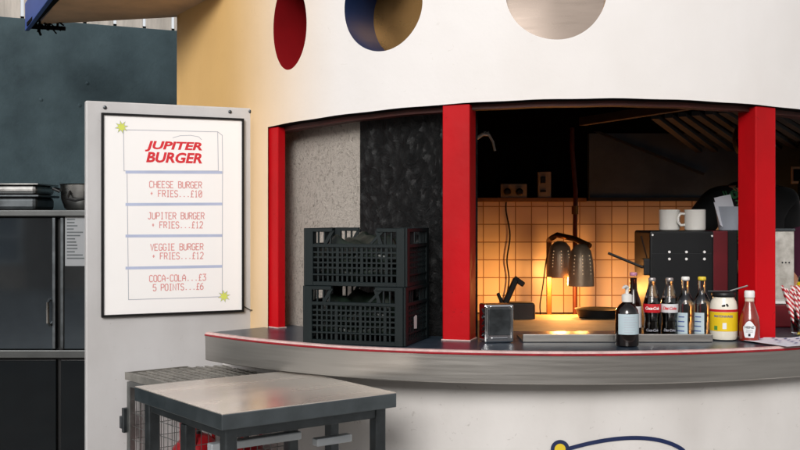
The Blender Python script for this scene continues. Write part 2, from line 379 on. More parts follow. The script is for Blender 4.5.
# a thin single-line lettering style, drawn as strokes on a 4 x 6 cell
GLY = {
 'A': ['0,0 0,4 2,6 4,4 4,0', '0,2.4 4,2.4'], 'B': ['0,0 0,6 3,6 4,5 4,4 3,3.2 0,3.2', '3,3.2 4,2.2 4,1 3,0 0,0'], 'C': ['4,5 3,6 1,6 0,5 0,1 1,0 3,0 4,1'],
 'E': ['4,6 0,6 0,0 4,0', '0,3.1 3,3.1'], 'F': ['4,6 0,6 0,0', '0,3.1 3,3.1'], 'G': ['4,5 3,6 1,6 0,5 0,1 1,0 3,0 4,1 4,2.8 2.2,2.8'],
 'H': ['0,0 0,6', '4,0 4,6', '0,3.1 4,3.1'], 'I': ['.7,6 3.3,6', '2,6 2,0', '.7,0 3.3,0'], 'J': ['1.4,6 4,6', '3.2,6 3.2,1 2.2,0 1,0 0,1'], 'L': ['0,6 0,0 4,0'],
 'N': ['0,0 0,6 4,0 4,6'], 'O': ['1,0 0,1 0,5 1,6 3,6 4,5 4,1 3,0 1,0'], 'P': ['0,0 0,6 3,6 4,5 4,3.8 3,2.8 0,2.8'], 'R': ['0,0 0,6 3,6 4,5 4,4 3,3 0,3', '2,3 4,0'],
 'S': ['4,5 3,6 1,6 0,5 0,4 1,3.2 3,2.8 4,2 4,1 3,0 1,0 0,1'], 'T': ['0,6 4,6', '2,6 2,0'], 'U': ['0,6 0,1 1,0 3,0 4,1 4,6'], 'V': ['0,6 2,0 4,6'],
 '-': ['.8,3 3.2,3'], '+': ['.6,3 3.4,3', '2,1.6 2,4.4'], '.': ['1.2,.4 2.8,.4'], '£': ['4,5 3,6 2,6 1.2,5 1.2,.4 .2,0 4,0', '.2,3 3,3'],
 '0': ['1,0 0,1 0,5 1,6 3,6 4,5 4,1 3,0 1,0', '.8,1.4 3.2,4.6'], '1': ['.8,4.8 2,6 2,0', '.8,0 3.2,0'], '2': ['0,5 1,6 3,6 4,5 4,3.8 0,0 4,0'], '3': ['0,6 4,6 2,3.6 3,3.6 4,2.6 4,1 3,0 1,0 0,1'],
 '5': ['4,6 .4,6 0,3.4 3,3.6 4,2.6 4,1 3,0 1,0 0,1'], '6': ['3.6,6 1.4,5.2 0,3 0,1 1,0 3,0 4,1 4,2.4 3,3.4 1,3.4 0,2.4'], ' ': []}
def stroke_text(mb, s, u0, u1, v, h, n, w):
    """monospaced line from u0 to u1, centred on height v; faces -Y at depth n"""
    adv = (u1 - u0) / (len(s) - .25); cw = adv * .74; q = 0
    for i, ch in enumerate(s):
        for pl in GLY[ch]:
            pts = [Vector((u0 + i * adv + float(a.split(',')[0]) / 4 * cw, v - h / 2 + float(a.split(',')[1]) / 6 * h)) for a in pl.split()]
            line_strip(mb, pts, w, n - .00006 * (q % 3)); q += 1
def line_strip(mb, pts, w, n, closed=False):              # mitred ribbon in XZ facing -Y
    pts = [Vector(p) for p in pts]; L_ = len(pts); vs = []
    for i, p in enumerate(pts):
        a = pts[i - 1] if (i or closed) else None; b = pts[(i + 1) % L_] if (i < L_ - 1 or closed) else None
        d1 = (p - a).normalized() if a is not None else None; d2 = (b - p).normalized() if b is not None else None
        d1 = d1 or d2; d2 = d2 or d1
        n1 = Vector((-d1.y, d1.x)); n2 = Vector((-d2.y, d2.x)); m = n1 + n2
        m = n1 if m.length < 1e-3 else m.normalized(); k = 1 / max(.45, m.dot(n1))
        vs += [(p.x + m.x * w / 2 * k, n, p.y + m.y * w / 2 * k), (p.x - m.x * w / 2 * k, n, p.y - m.y * w / 2 * k)]
    fs = [(2 * i, 2 * i + 1, 2 * i + 3, 2 * i + 2) for i in range(L_ - 1)]
    if closed: fs.append((2 * L_ - 2, 2 * L_ - 1, 1, 0))
    mb.faces(vs, fs)

# ------------------------------------------------------------------ the kiosk
CX, CY = .726, 5.616
RW = 1.74
P0 = Vector((CX - RW * math.sin(R_(60)), CY - RW * math.cos(R_(60))))
def ring(t, r, z=0): return Vector((CX + r * math.sin(R_(t)), CY - r * math.cos(R_(t)), z))
def path(s, off=0):                                        # outer wall: a drum, running off straight at the left
    if s >= 0:
        t = -60 + math.degrees(s / RW); p = ring(t, RW + off); return Vector((p.x, p.y))
    nrm = Vector((-math.sin(R_(60)), -math.cos(R_(60)))); return P0 + Vector((-.5, .866)) * (-s) + nrm * off
def s_of(t): return R_(t + 60) * RW
def lerp_tab(tab, x):
    for (a, b), (c, d) in zip(tab, tab[1:]):
        if x <= c: return b + (d - b) * max(0, (x - a)) / (c - a)
    return tab[-1][1]
ZB = [(t, 1.926 - .058 * (1 - math.cos(R_(min(90, abs(t - 4) * 1.72)))) if t < 4 else 1.926 - .026 * min(1, (t - 4) / 30) ** 1.5) for t in range(-60, 111)]
def zb(s):
    t = -60 + math.degrees(s / RW); return lerp_tab(ZB, t) + .0009 * math.sin(t * .7)
TOP = 3.0
kiosk = thing('burger_kiosk', 'round white burger kiosk with red posts, portholes and a curved steel-edged counter', 'kiosk', (CX, CY, 0))

holes = [(-42.9, 1.484 + .795, .104, .182), (-27.3, 1.484 + .825, .172, .178), (-4.9, 1.484 + .846, .187, .187), (41, 1.484 + .846, .187, .187), (64, 1.484 + .846, .187, .187)]
s1 = s_of(-47.6); SMIN = -.72; SMAX = s_of(105)
outline = [(SMIN, 0), (s1, 0), (s1, zb(s1))]
k = s1
while k < SMAX - .05: k += .05; outline.append((k, zb(k)))
outline += [(SMAX, zb(SMAX)), (SMAX, TOP)]
pts = list(outline); k = SMAX
pts.append((SMIN, TOP))
nb = len(pts); edges = [(i, (i + 1) % nb) for i in range(nb)]
hl = []
for t, zc, a, b in holes:
    st = len(pts); n = 110; w = random.random() * 6
    loop = []
    for j in range(n):
        q = 2 * math.pi * j / n; wob = 1 + .006 * math.sin(3 * q + w) + .003 * math.sin(5 * q + 2 * w)
        loop.append((s_of(t) + a * wob * math.cos(q), zc + b * wob * math.sin(q)))
    hl.append(loop); pts += loop; edges += [(st + j, st + (j + 1) % n) for j in range(n)]
gs = SMIN + .06
def inside_hole(p):
    return any(((p[0] - s_of(t)) / a) ** 2 + ((p[1] - zc) / b) ** 2 < 1.06 for t, zc, a, b in holes)
while gs < SMAX - .02:
    gzv = .15
    while gzv < TOP - .05:
        if not inside_hole((gs, gzv)) and (gs < s1 - .03 or gzv > zb(gs) + .04): pts.append((gs, gzv))
        gzv += .13
    gs += .06
def in_loop(c, lp):
    r = False
    for (x1, y1), (x2, y2) in zip(lp, lp[1:] + lp[:1]):
        if (y1 > c.y) != (y2 > c.y) and c.x < (x2 - x1) * (c.y - y1) / (y2 - y1) + x1: r = not r
    return r
vo, eo, fo, *_ = delaunay_2d_cdt([Vector(p) for p in pts], edges, [], 1, 1e-5)
mb = MB(); vs = []
for p in vo:
    q = path(p.x); vs.append((q.x, q.y, p.y))
keep = []
for f in fo:
    c = sum((vo[i] for i in f), Vector((0, 0))) / len(f)
    if any(in_loop(c, lp) for lp in hl): continue
    if c.x > s1 and c.y < zb(c.x) - .001: continue
    keep.append(f)
mb.faces(vs, keep)
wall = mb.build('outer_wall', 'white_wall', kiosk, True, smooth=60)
for loop, m, (t, zc, a, b), dp in zip(hl, ('reveal_red', 'reveal_blue', 'reveal_yellow', 'reveal_red', 'reveal_blue'), holes, (.26, .24, .05, .2, .2)):
    mb = MB(); lp = loop + [loop[0]]; nv = Vector((math.sin(R_(t)), -math.cos(R_(t)), 0)) * -dp
    outer = [Vector((*path(p[0]), p[1])) for p in lp]; inn = [q + nv for q in outer]
    mb.grid([outer, inn]); rv = mb.build('porthole_reveal', m, kiosk, True)
    mb = MB(); c = sum(inn[:-1], Vector()) / (len(inn) - 1) + nv * .06
    nn = len(inn) - 1; mb.faces(inn[:-1] + [c], [(k, (k + 1) % nn, nn) for k in range(nn)])
    mb.build('porthole_plate', 'mirror' if m != 'reveal_blue' else 'brass_plate', rv, True)
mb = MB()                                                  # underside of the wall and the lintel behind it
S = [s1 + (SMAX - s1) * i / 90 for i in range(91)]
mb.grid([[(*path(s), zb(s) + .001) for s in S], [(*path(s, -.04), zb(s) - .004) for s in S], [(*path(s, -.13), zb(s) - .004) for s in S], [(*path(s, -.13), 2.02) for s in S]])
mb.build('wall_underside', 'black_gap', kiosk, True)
mb = MB()
mb.grid([[(*path(s, -.045), zb(s)) for s in S], [(*path(s, -.045), zb(s) - .022) for s in S], [(*path(s, -.10), zb(s) - .022) for s in S], [(*path(s, -.10), zb(s)) for s in S]])
mb.build('lintel', 'lintel', kiosk, True)
# posts
for t, w, dd in ((-47.0, .078, .04), (-17.3, .106, .10), (23.0, .098, .10), (62, .096, .10)):
    p = ring(t, RW - .01 - dd / 2); ztop = zb(s_of(t)) - .002; mb = MB()
    mb.box((p.x, p.y, (1.021 + ztop) / 2), (w, dd, ztop - 1.021), R_(t), bev=.004)
    po = mb.build('post', 'red', kiosk, True)
    mb = MB(); mb.box((p.x, p.y, 1.0225), (w + .008, dd + .008, .005), R_(t), bev=.001); mb.build('post_foot', 'edge_white', po, True)
# strand board panels closing the left bay
for t0, t1, m, nm in ((-53, -33.6, 'osb', 'strand_board'), (-33.6, -15.5, 'osb_black', 'black_strand_board')):
    mb = MB(); n = 24
    T = [t0 + (t1 - t0) * i / n for i in range(n + 1)]
    r0 = 1.60 if m == 'osb' else 1.606
    mb.grid([[ring(t, r0, 1.0) for t in T], [ring(t, r0, 1.5) for t in T], [ring(t, r0, 1.97) for t in T], [ring(t, r0 - .02, 1.97) for t in T], [ring(t, r0 - .02, 1.0) for t in T]])
    mb.build(nm, m, kiosk, True)
# base wall with its painted emblem
RB = 1.86
mb = MB(); T = [-62 + 168 * i / 84 for i in range(85)]
mb.grid([[ring(t, RB - .02, 0) for t in T], [ring(t, RB - .02, .1) for t in T], [ring(t, RB, .12) for t in T], [ring(t, RB, .5) for t in T], [ring(t, RB, .97) for t in T]])
basew = mb.build('base_wall', 'base_white', kiosk, True)
def on_base(x, y):                                         # where the sight line through a pixel meets the base wall
    dx = (x - 400) / F; b_ = dx * CX + CY; a_ = dx * dx + 1; c_ = CX * CX + CY * CY - (RB + .0) ** 2
    Y = (b_ - math.sqrt(b_ * b_ - a_ * c_)) / a_; X = dx * Y
    t = math.degrees(math.atan2(X - CX, CY - Y)); return t, gz(y, Y)
def base_ribbon(mb, pix, w, off):
    P = [on_base(*p) for p in pix]; U = [Vector((R_(t) * RB, z)) for t, z in P]; L0, L1 = [], []
    for i, p in enumerate(U):
        d = (U[min(i + 1, len(U) - 1)] - U[max(i - 1, 0)]).normalized(); nn = Vector((-d.y, d.x)) * w / 2
        for L_, q in ((L0, p + nn), (L1, p - nn)): L_.append(ring(math.degrees(q.x / RB), RB + off, q.y))
    mb.grid([L0, L1])
def bez(p0, p1, p2, p3, n=24):
    return [tuple((1 - t) ** 3 * p0[i] + 3 * (1 - t) ** 2 * t * p1[i] + 3 * (1 - t) * t * t * p2[i] + t ** 3 * p3[i] for i in (0, 1)) for t in [k / n for k in range(n + 1)]]
mb = MB(); base_ribbon(mb, bez((567, 449), (600, 439), (650, 430), (680, 448)) + bez((680, 448), (692, 456), (690, 470), (660, 482))[1:], .0145, .003)
base_ribbon(mb, [(560 + 7.5 * math.cos(q), 449 + 7.5 * math.sin(q)) for q in [2 * math.pi * i / 28 for i in range(29)]], .0135, .0045)
mb.build('emblem_orbit', 'navy', basew, True)
mb = MB(); c0 = on_base(560, 449); mb.bm.faces.new([mb.bm.verts.new(ring(c0[0] + math.degrees(.025 * math.cos(q) / RB), RB + .003, c0[1] + .025 * math.sin(q))) for q in [2 * math.pi * i / 28 for i in range(28)]])
mb.build('emblem_moon', 'logo_yellow', basew, True)
# counter
LX, LY = .60, 5.72
CT = 1.02
def lip(t, r, z): 
    rr = r - lerp_tab([(-60, .075), (-43.2, .075), (-22, 0), (110, 0)], t)
    return Vector((LX + rr * math.sin(R_(t)), LY - rr * math.cos(R_(t)), z))
T = [-43.2 + 140 * i / 110 for i in range(111)]
wl = Vector((-.60, 4.66)); 
mb = MB()
inner = [lip(t, 1.42, CT) for t in T]
mb.grid([[lip(t, 2.088, CT) for t in T], [lip(t, 1.8, CT) for t in T], inner, [lip(t, 1.42, CT - .04) for t in T], [lip(t, 2.088, CT - .04) for t in T]])
counter = mb.build('counter_top', 'laminate', kiosk, True)
mb = MB(); mb.faces([lip(-43.2, 2.088, CT - .001), (wl.x, wl.y, CT - .001), lip(-43.2, 1.6, CT - .001)], [(0, 1, 2)]); mb.build('counter_infill', 'laminate', counter, True) if False else None
mb = MB()
mb.grid([[lip(t, 2.089, CT - .011) for t in T], [lip(t, 2.102, CT - .012) for t in T], [lip(t, 2.100, CT - .108) for t in T], [lip(t, 2.092, CT - .112) for t in T], [lip(t, 2.02, CT - .112) for t in T]])
a, b = lip(-43.2, 2.10, 0), lip(-43.2, 1.66, 0)
mb.faces([(a.x, a.y, CT - .012), (b.x, b.y, CT - .012), (b.x, b.y, CT - .108), (a.x, a.y, CT - .108)], [(0, 1, 2, 3)])
mb.build('steel_edge', 'steel_lip', counter, True)
mb = MB(); mb.grid([[lip(t, 2.02, CT - .108) for t in T], [lip(t, 1.7, CT - .108) for t in T]]); mb.build('counter_underside', 'black_gap', counter, True)
mb = MB(); mb.grid([[lip(t, 2.070, CT + .0005) for t in T], [lip(t, 2.086, CT + .004) for t in T], [lip(t, 2.098, CT + .002) for t in T], [lip(t, 2.103, CT - .004) for t in T]]); mb.build('edge_trim', 'edge_white', counter, True)
mb = MB(); mb.grid([[lip(t, 2.103, CT - .0045) for t in T], [lip(t, 2.1055, CT - .008) for t in T], [lip(t, 2.104, CT - .0115) for t in T]]); mb.build('edge_piping', 'edge_red', counter, True)
# canopy at the left with its blue edge board
H = 2.52
cA, cB = at(39, 25, 5.60), at(185, 15, 5.37)
far_l = Vector((gx(39, 5.62), 5.62)); far_r = Vector((-1.10, 5.40)); dn = Vector((.44, -.9))
near_l = far_l + dn * .86; wall_near = path(.25)
mb = MB(); mb.prism([tuple(far_l), tuple(far_r), tuple(path(-.3, .003)), tuple(path(-.05, .003)), tuple(path(.0, .003)), tuple(path(.06, .003)), tuple(near_l)], H, H + .03)
can = mb.build('canopy', 'soffit', kiosk, True, smooth=20)
mb = MB(); o2 = Vector((-.9, -.44)) * .05
q0, q1 = far_l + o2 - dn * .09, near_l + o2 + dn * .1
mb.bar((q0.x, q0.y, H + .05), (q1.x, q1.y, H + .05), .022, .15, bev=.003); mb.build('edge_board', 'blue_trim', can, True)
mb = MB()
for i in range(16):
    p = far_l + Vector((random.uniform(-.03, .12), random.uniform(-.06, .05)))
    mb.bar((p.x, p.y, H + .01), (p.x + random.uniform(-.05, .05), p.y + random.uniform(-.03, .03), H - random.uniform(.01, .06)), .012, .006)
mb.bar((far_l.x - .05, far_l.y + .0, H - .012), (far_l.x + .14, far_l.y, H - .022), .02, .02)
mb.bar((far_l.x - .03, far_l.y - .05, H - .01), (near_l.x - .03, near_l.y, H - .012), .035, .02)
mb.build('broken_edge', 'black_gap', can, True)
# roof and the closed back of the kiosk
mb = MB(); poly = [tuple(path(SMIN))] + [tuple(path(SMIN + (SMAX - SMIN) * i / 60)) for i in range(1, 61)] + [(2.9, 6.66), (-1.0, 6.66)]
mb.prism(poly, TOP + .002, TOP + .08); mb.build('roof', 'trim_white', kiosk, True, smooth=20)
mb = MB(); mb.prism([tuple(path(SMIN + (SMAX - SMIN) * i / 60, -.14)) for i in range(61)] + [(2.85, 6.59), (-1.0, 6.59)], 2.02, 2.05); mb.build('ceiling', 'ceiling', kiosk, True, smooth=20)
mb = MB(); mb.prism([tuple(path(SMIN + (SMAX - SMIN) * i / 60, -.02)) for i in range(61)] + [(2.85, 6.62), (-1.0, 6.62)], .0, .1); mb.build('kitchen_floor', 'inner_floor', kiosk, True, smooth=20)
e = path(SMIN); e2 = path(SMAX)
mb = MB(); mb.bar((e.x + .06, e.y + .0, 1.5), (-.98, 6.65, 1.5), .05, 3.0); mb.bar((e2.x, e2.y, 1.5), (2.9, 6.6, 1.5), .06, 3.0); mb.box((.93, 6.68, 1.5), (3.95, .06, 3.0)); mb.build('back_wall', 'dark_panel', kiosk, True)
BK = 6.60
mb = MB(); mb.box(((-1.0 + 2.85) / 2, BK + .012, 1.24), (3.85, .02, .70)); mb.build('tiled_wall', 'tile', kiosk, True)
mb = MB(); mb.box(((gx(470, BK) - .5 + gx(585, BK)) / 2, BK - .03, 1.598), (gx(585, BK) - gx(470, BK) + .5, .06, .026), bev=.003); mb.build('ledge', 'ledge', kiosk, True)
mb = MB(); mb.box(((gx(587, BK) + 2.8) / 2, BK - .05, 1.80), (2.8 - gx(587, BK), .05, .42)); 
hood = mb.build('hood_panel', 'hood', kiosk, True)
mb = MB(); mb.bar(at(588, 128, BK - .09), at(704, 174, BK - .09), .012, .014); mb.box(((gx(587, BK) + 2.8) / 2, BK - .085, 1.60), (2.8 - gx(587, BK), .02, .02)); mb.build('hood_trim', 'slat', hood, True)
mb = MB(); mb.bar((gx(582, 5.35), 5.35, 1.975), (gx(716, 4.4), 4.4, 1.975), .035, .04); mb.build('ceiling_beam', 'beam_brown', kiosk, True)
mb = MB()
for i in range(15):
    mb.bar(at(655 + 13.5 * i, 117 - 1.2 * i, 5.0 - .05 * i), at(699 + 16 * i, 151 - .6 * i, 6.45), .036, .02)
mb.build('ceiling_slats', 'slat', kiosk, True)
mb = MB(); mb.box((.9, 6.22, .865), (3.6, .72, .04), bev=.004); mb.box((.9, 6.25, .48), (3.5, .6, .72)); mb.build('back_bench', 'bench', kiosk, True)
mb = MB(); mb.box((1.15, 4.92, .96), (2.3, .62, .03), bev=.003); mb.box((1.15, 4.95, .52), (2.2, .5, .84)); mb.build('serving_bench', 'bench', kiosk, True)
# sockets on the dark panel
for (x0, y0, x1, y1) in ((500, 184, 526, 201), (537, 172, 550, 198)):
    a, b = at(x0, y1, BK), at(x1, y0, BK); mb = MB()
    mb.box(((a.x + b.x) / 2, BK - .03, (a.z + b.z) / 2), (b.x - a.x, .04, b.z - a.z), bev=.004); so = mb.build('wall_socket', 'socket', kiosk, True)
    mb = MB()
    if x0 == 500:
        for px in (507, 519): mb = MB(); p = at(px, 192, BK - .07); mb.lathe([(.022, 0), (.022, .04), (.014, .05)], 14, mtx=Matrix.Translation(p) @ Matrix.Rotation(R_(90), 4, 'X')); mb.build('plug', 'black_plastic', so, True)
        continue
    else:
        p = at(543, 180, BK - .055); mb.box(p, (.03, .02, .04), bev=.003); mb.build('switch', 'black_plastic', so, True); mb = MB(); p = at(543, 191, BK - .055); mb.box(p, (.035, .012, .014))
    mb.build('plug', 'black_plastic', so, True)

# ------------------------------------------------------------------ hinged board with the menu poster
BL, BR = Vector((-1.272, 4.253)), Vector((-.625, 4.56)); BD = (BR - BL).normalized(); BA = math.atan2(BD.y, BD.x); BW = (BR - BL).length
def bu(x, y):                                              # pixel to board coordinates
    k_ = x - 400; u = (F * BL.x - k_ * BL.y) / (k_ * BD.y - F * BD.x); return u, gz(y, BL.y + u * BD.y)
board = thing('hinged_board', 'tall grey white board hinged beside the kiosk, carrying the framed menu', 'board', (BL.x, BL.y, 0), BA)
mb = MB(); mb.box((BW / 2, .019, 1.015), (BW, .038, 1.89), bev=.005); mb.build('panel', 'board', board)
mb = MB()
for u, v in ((.075, 1.935), (.60, 1.94), (.69, 1.945)): mb = MB(); mb.lathe([(.008, 0), (.007, .004), (.003, .006)], 12, mtx=Matrix.Translation((u, 0, v)) @ Matrix.Rotation(R_(90), 4, 'X')); mb.build('screw', 'steel_dark', board)
mb = MB()
mb.box((BW - .012, -.004, 1.075), (.018, .008, .03), bev=.002); mb.build('hook_plate', 'steel_dark', board)
u0, vt = bu(102, 114); u1, _ = bu(242, 119); vb = bu(102, 316)[1]
poster = thing('menu_poster', 'white framed JUPITER BURGER menu poster with pink price lines and two yellow stars', 'poster', board.matrix_world @ Vector((0, 0, 0)), 0)
poster.location = (BL.x, BL.y, 0); poster.rotation_euler = (0, 0, BA)
mb = MB(); mb.box(((u0 + u1) / 2, -.006, (vt + vb) / 2), (u1 - u0 - .008, .010, vt - vb - .008)); mb.build('sheet', 'poster', poster)
mb = MB(); w = .009
for c, d in ((((u0 + u1) / 2, -.009, vt), (u1 - u0 + w, .018, w)), (((u0 + u1) / 2, -.009, vb), (u1 - u0 + w, .018, w)), ((u0, -.009, (vt + vb) / 2), (w, .0178, vt - vb - w)), ((u1, -.009, (vt + vb) / 2), (w, .0178, vt - vb - w))): mb.box(c, d, bev=.001)
mb.build('frame', 'black_frame', poster)
NF = -.0114
mb = MB()
for s_, x0, x1, y in (('CHEESE BURGER', 149, 201, 184.5), ('+ FRIES...£10', 149.5, 201, 193.5), ('JUPITER BURGER', 147.5, 203.5, 215.8), ('+ FRIES...£12', 151, 202, 225), ('VEGGIE BURGER', 150, 202.5, 247.2), ('+ FRIES...£12', 151.5, 202.5, 256.2), ('COCA-COLA...£3', 149, 205, 278.5), ('5 POINTS...£6', 152.5, 202.5, 287.5)):
    a, v = bu(x0, y); b, _ = bu(x1, y); mb = MB(); stroke_text(mb, s_, a, b, v, .0265, NF, .0036); mb.build('price_lettering', 'ink_pink', poster)
mb = MB()
for s_, x0, x1, y in (('JUPITER', 144.5, 201.5, 146.2), ('BURGER', 145.5, 201.5, 157.2)):
    a, v = bu(x0, y); b, _ = bu(x1, y); vs_, fs_ = text_geo(s_, .06, shear=.22, bold=.0022, spacing=1.0)
    xs = [p[0] for p in vs_]; ys = [p[1] for p in vs_]; kx = (b - a) / (max(xs) - min(xs)); ky = .0445 / (max(ys) - min(ys)); mx_ = (max(xs) + min(xs)) / 2; my = (max(ys) + min(ys)) / 2
    mb.faces([((a + b) / 2 + (p[0] - mx_) * kx, NF, v + (p[1] - my) * ky) for p in vs_], fs_)
mb.build('title_lettering', 'ink_red', poster)
def bl(*px): return [bu(*p) for p in px]
mb = MB(); lw = .0026
line_strip(mb, bl((123, 130), (217, 132), (217.6, 171), (123.5, 171)), lw, NF, True)
line_strip(mb, bl((217, 132), (221.5, 135.5), (222, 173.5), (217.6, 171)), lw, NF - .00005)
line_strip(mb, bl((126.5, 173), (128, 299.5), (221.5, 296.5), (221.8, 174)), lw, NF - .0001)
line_strip(mb, [bu(172 + 0, 138)] + bl((180, 135.8), (190, 135.5), (198, 137), (201, 140)), lw * .8, NF)
mb.build('box_lines', 'ink_grey', poster)
mb = MB()
for y0, y1 in ((172.2, 172.6), (204.5, 204), (236, 235.5), (268, 266.2)):
    line_strip(mb, bl((125, y0), (221.5, y1)), .0115, NF - .00015)
mb.build('band_stripes', 'ink_blue', poster)
for x, y in ((121, 127.3), (223.3, 296)):
    u, v = bu(x, y); mb = MB()
    poly = [(u + r * math.cos(q), NF - .0003, v + r * math.sin(q)) for q, r in [(math.pi * i / 8 + .2, .027 if i % 2 == 0 else .0125) for i in range(16)]]
    mb.faces(poly + [(u, NF - .0003, v)], [(i, (i + 1) % 16, 16) for i in range(16)]); st = mb.build('star', 'ink_star', poster)
    mb = MB(); line_strip(mb, [(p[0], p[2]) for p in poly], .0016, NF - .0005, True); mb.build('star_outline', 'ink_grey', st)
mb = MB(); p0 = Vector((u1 + .002, -.012, vb + .02)); mb.tube([p0, p0 + Vector((.03, -.004, -.018)), p0 + Vector((.058, -.004, -.02)), p0 + Vector((.066, -.003, -.03))], .0022, 6); mb.build('lead', 'black_plastic', poster)

# ------------------------------------------------------------------ left background: wall, palings, fridge
WA, WB = Vector((-2.29, 6.02)), Vector((-1.33, 6.5)); wd = (WB - WA).normalized()
wall_t = thing('boundary_wall', 'dark teal rendered wall behind the fridge and under the palings', 'wall', (WA.x, WA.y, 0), math.atan2(wd.y, wd.x))
mb = MB(); mb.box((-.6, .1, 1.32), (6.4, .2, 2.64), bev=.006); mb.build('wall_face', 'teal', wall_t)
mb = MB()
for i in range(14): mb.lathe([(.012, 0), (.006, .004)], 8, mtx=Matrix.Translation((random.uniform(-.1, 1.2), -.001, random.uniform(1.9, 2.6))) @ Matrix.Rotation(R_(90), 4, 'X')) if i < 6 else None
mb.build('wall_plugs', 'teal', wall_t)
fen = thing('paling_fence', 'weathered pale grey paling fence along the top of the teal wall', 'fence', (WA.x, WA.y, 0), math.atan2(wd.y, wd.x))
mb = MB(); x = -3.6
while x < 2.4:
    w = .158; mb.box((x + w / 2, .085, 2.64 + .34 + random.uniform(-.01, .01)), (w, .02, .68), bev=.003); x += w + .020
mb.build('palings', 'pale_wood', fen)
mb = MB(); mb.box((-.6, .12, 2.95), (6.2, .04, .07)); mb.box((-.6, .13, 2.655), (6.2, .1, .02)); mb.build('rail', 'black_gap', fen)

FY = 5.40
fr = thing('display_fridge', 'dark glass-doored steel fridge against the teal wall, left of the menu board', 'fridge', ((-2.6 - 1.42) / 2, FY, 0))
fx0, fx1 = -2.6, -1.42; fz = gz(210, FY)
def loc_box(mb, x0, x1, y0, y1, z0, z1, ox, oy, bev=.003): mb.box(((x0 + x1) / 2 - ox, (y0 + y1) / 2 - oy, (z0 + z1) / 2), (x1 - x0, y1 - y0, z1 - z0), bev=bev)
ox, oy = fr.location.x, FY
mb = MB(); loc_box(mb, fx0, fx1, FY + .03, FY + .5, .08, fz - .03, ox, oy); mb.build('cabinet', 'black_plastic', fr)
mb = MB(); loc_box(mb, fx0 - .01, fx1 + .01, FY - .02, FY + .52, fz - .034, fz, ox, oy, .006); mb.build('top_plate', 'fridge_steel', fr)
xm = gx(58, FY)
for x0, x1, hx in ((fx0 + .01, xm - .012, xm - .04), (xm + .012, fx1 - .01, None)):
    mb = MB(); loc_box(mb, x0, x1, FY + .005, FY + .028, gz(349, FY), fz - .04, ox, oy, .002); d = mb.build('glass_door', 'fridge_glass', fr)
    t = .018; mb = MB()
    loc_box(mb, x0, x0 + t, FY - .004, FY + .02, gz(349, FY), fz - .04, ox, oy); mb.build('door_frame', 'steel_dark', d); mb = MB(); loc_box(mb, x1 - t, x1, FY - .004, FY + .02, gz(349, FY), fz - .04, ox, oy)
    mb.build('door_frame', 'steel_dark', d)
    if hx:
        mb = MB(); mb.tube([(hx - ox, -.004, gz(299, FY)), (hx - ox, -.04, gz(302, FY)), (hx - ox, -.04, gz(322, FY)), (hx - ox, -.004, gz(325, FY))], .008); mb.build('handle', 'steel', d)
    mb = MB(); loc_box(mb, x0, x1, FY + .005, FY + .028, .1, gz(360, FY), ox, oy, .002); mb.build('lower_door', 'fridge_glass_low', fr)
mb = MB(); loc_box(mb, fx0, fx1, FY - .012, FY + .03, gz(358, FY), gz(350, FY), ox, oy, .004); mb.build('middle_rail', 'fridge_steel', fr)
def on_fridge(x0, y0, x1, y1, off, m, name, label, cat):
    mb = MB(); a, b = at(x0, y1, FY), at(x1, y0, FY); c = (a + b) / 2
    o = thing(name, label, cat, (c.x, FY + off, a.z))
    mb.box((0, 0, (b.z - a.z) / 2), (b.x - a.x, .002, b.z - a.z)); mb.build('sheet', m, o); return o, b.x - a.x, b.z - a.z
ns, w, h = on_fridge(65, 216, 87, 266, .0035, 'sheet', 'notice_sheet', 'grey printed notice sheet taped inside the right fridge door', 'notice')
mb = MB()
for i in range(13):
    l = random.uniform(.3, .8) * w; z = h * (.92 - i * .065); mb.faces([(-w * .42, -.0016, z), (-w * .42 + l, -.0016, z), (-w * .42 + l, -.0016, z + .007), (-w * .42, -.0016, z + .007)], [(0, 1, 2, 3)])
mb.build('printed_lines', 'steel_dark', ns)
# trays and pot on top of the fridge
p = at(14, 208, 5.62)
tr = thing('steel_tray', 'shallow steel serving tray stacked at the left end of the fridge top', 'tray', (p.x, 5.68, fz))
mb = MB(); mb.box((0, 0, .035), (.30, .3, .07), bev=.02); mb.box((0, 0, .075), (.34, .34, .012), bev=.004); mb.build('pan', 'steel_dark', tr)
mb = MB(); mb.box((0, 0, .108), (.30, .30, .05), bev=.02); mb.box((0, 0, .137), (.33, .33, .008), bev=.003); mb.build('lid', 'steel', tr)
pp = thing('cooking_pot', 'steel cooking pot with looped side handle on the fridge top', 'pot', (gx(84, 5.66), 5.66, fz))
mb = MB(); mb.lathe([(.085, 0), (.10, .01), (.118, .06), (.122, .135), (.128, .14), (.122, .142), (.112, .06), (.06, .02)], 36); mb.build('bowl', 'steel', pp)
mb = MB(); mb.tube([(-.118, -.04, .10), (-.15, -.045, .115), (-.155, 0, .12), (-.15, .045, .115), (-.118, .04, .10)], .008); mb.build('handle', 'black_plastic', pp); mb = MB(); mb.tube([(-.04, -.112, .1), (-.045, -.14, .06), (0, -.145, .05), (.045, -.14, .06), (.04, -.112, .1)], .007); mb.build('handle', 'black_plastic', pp)

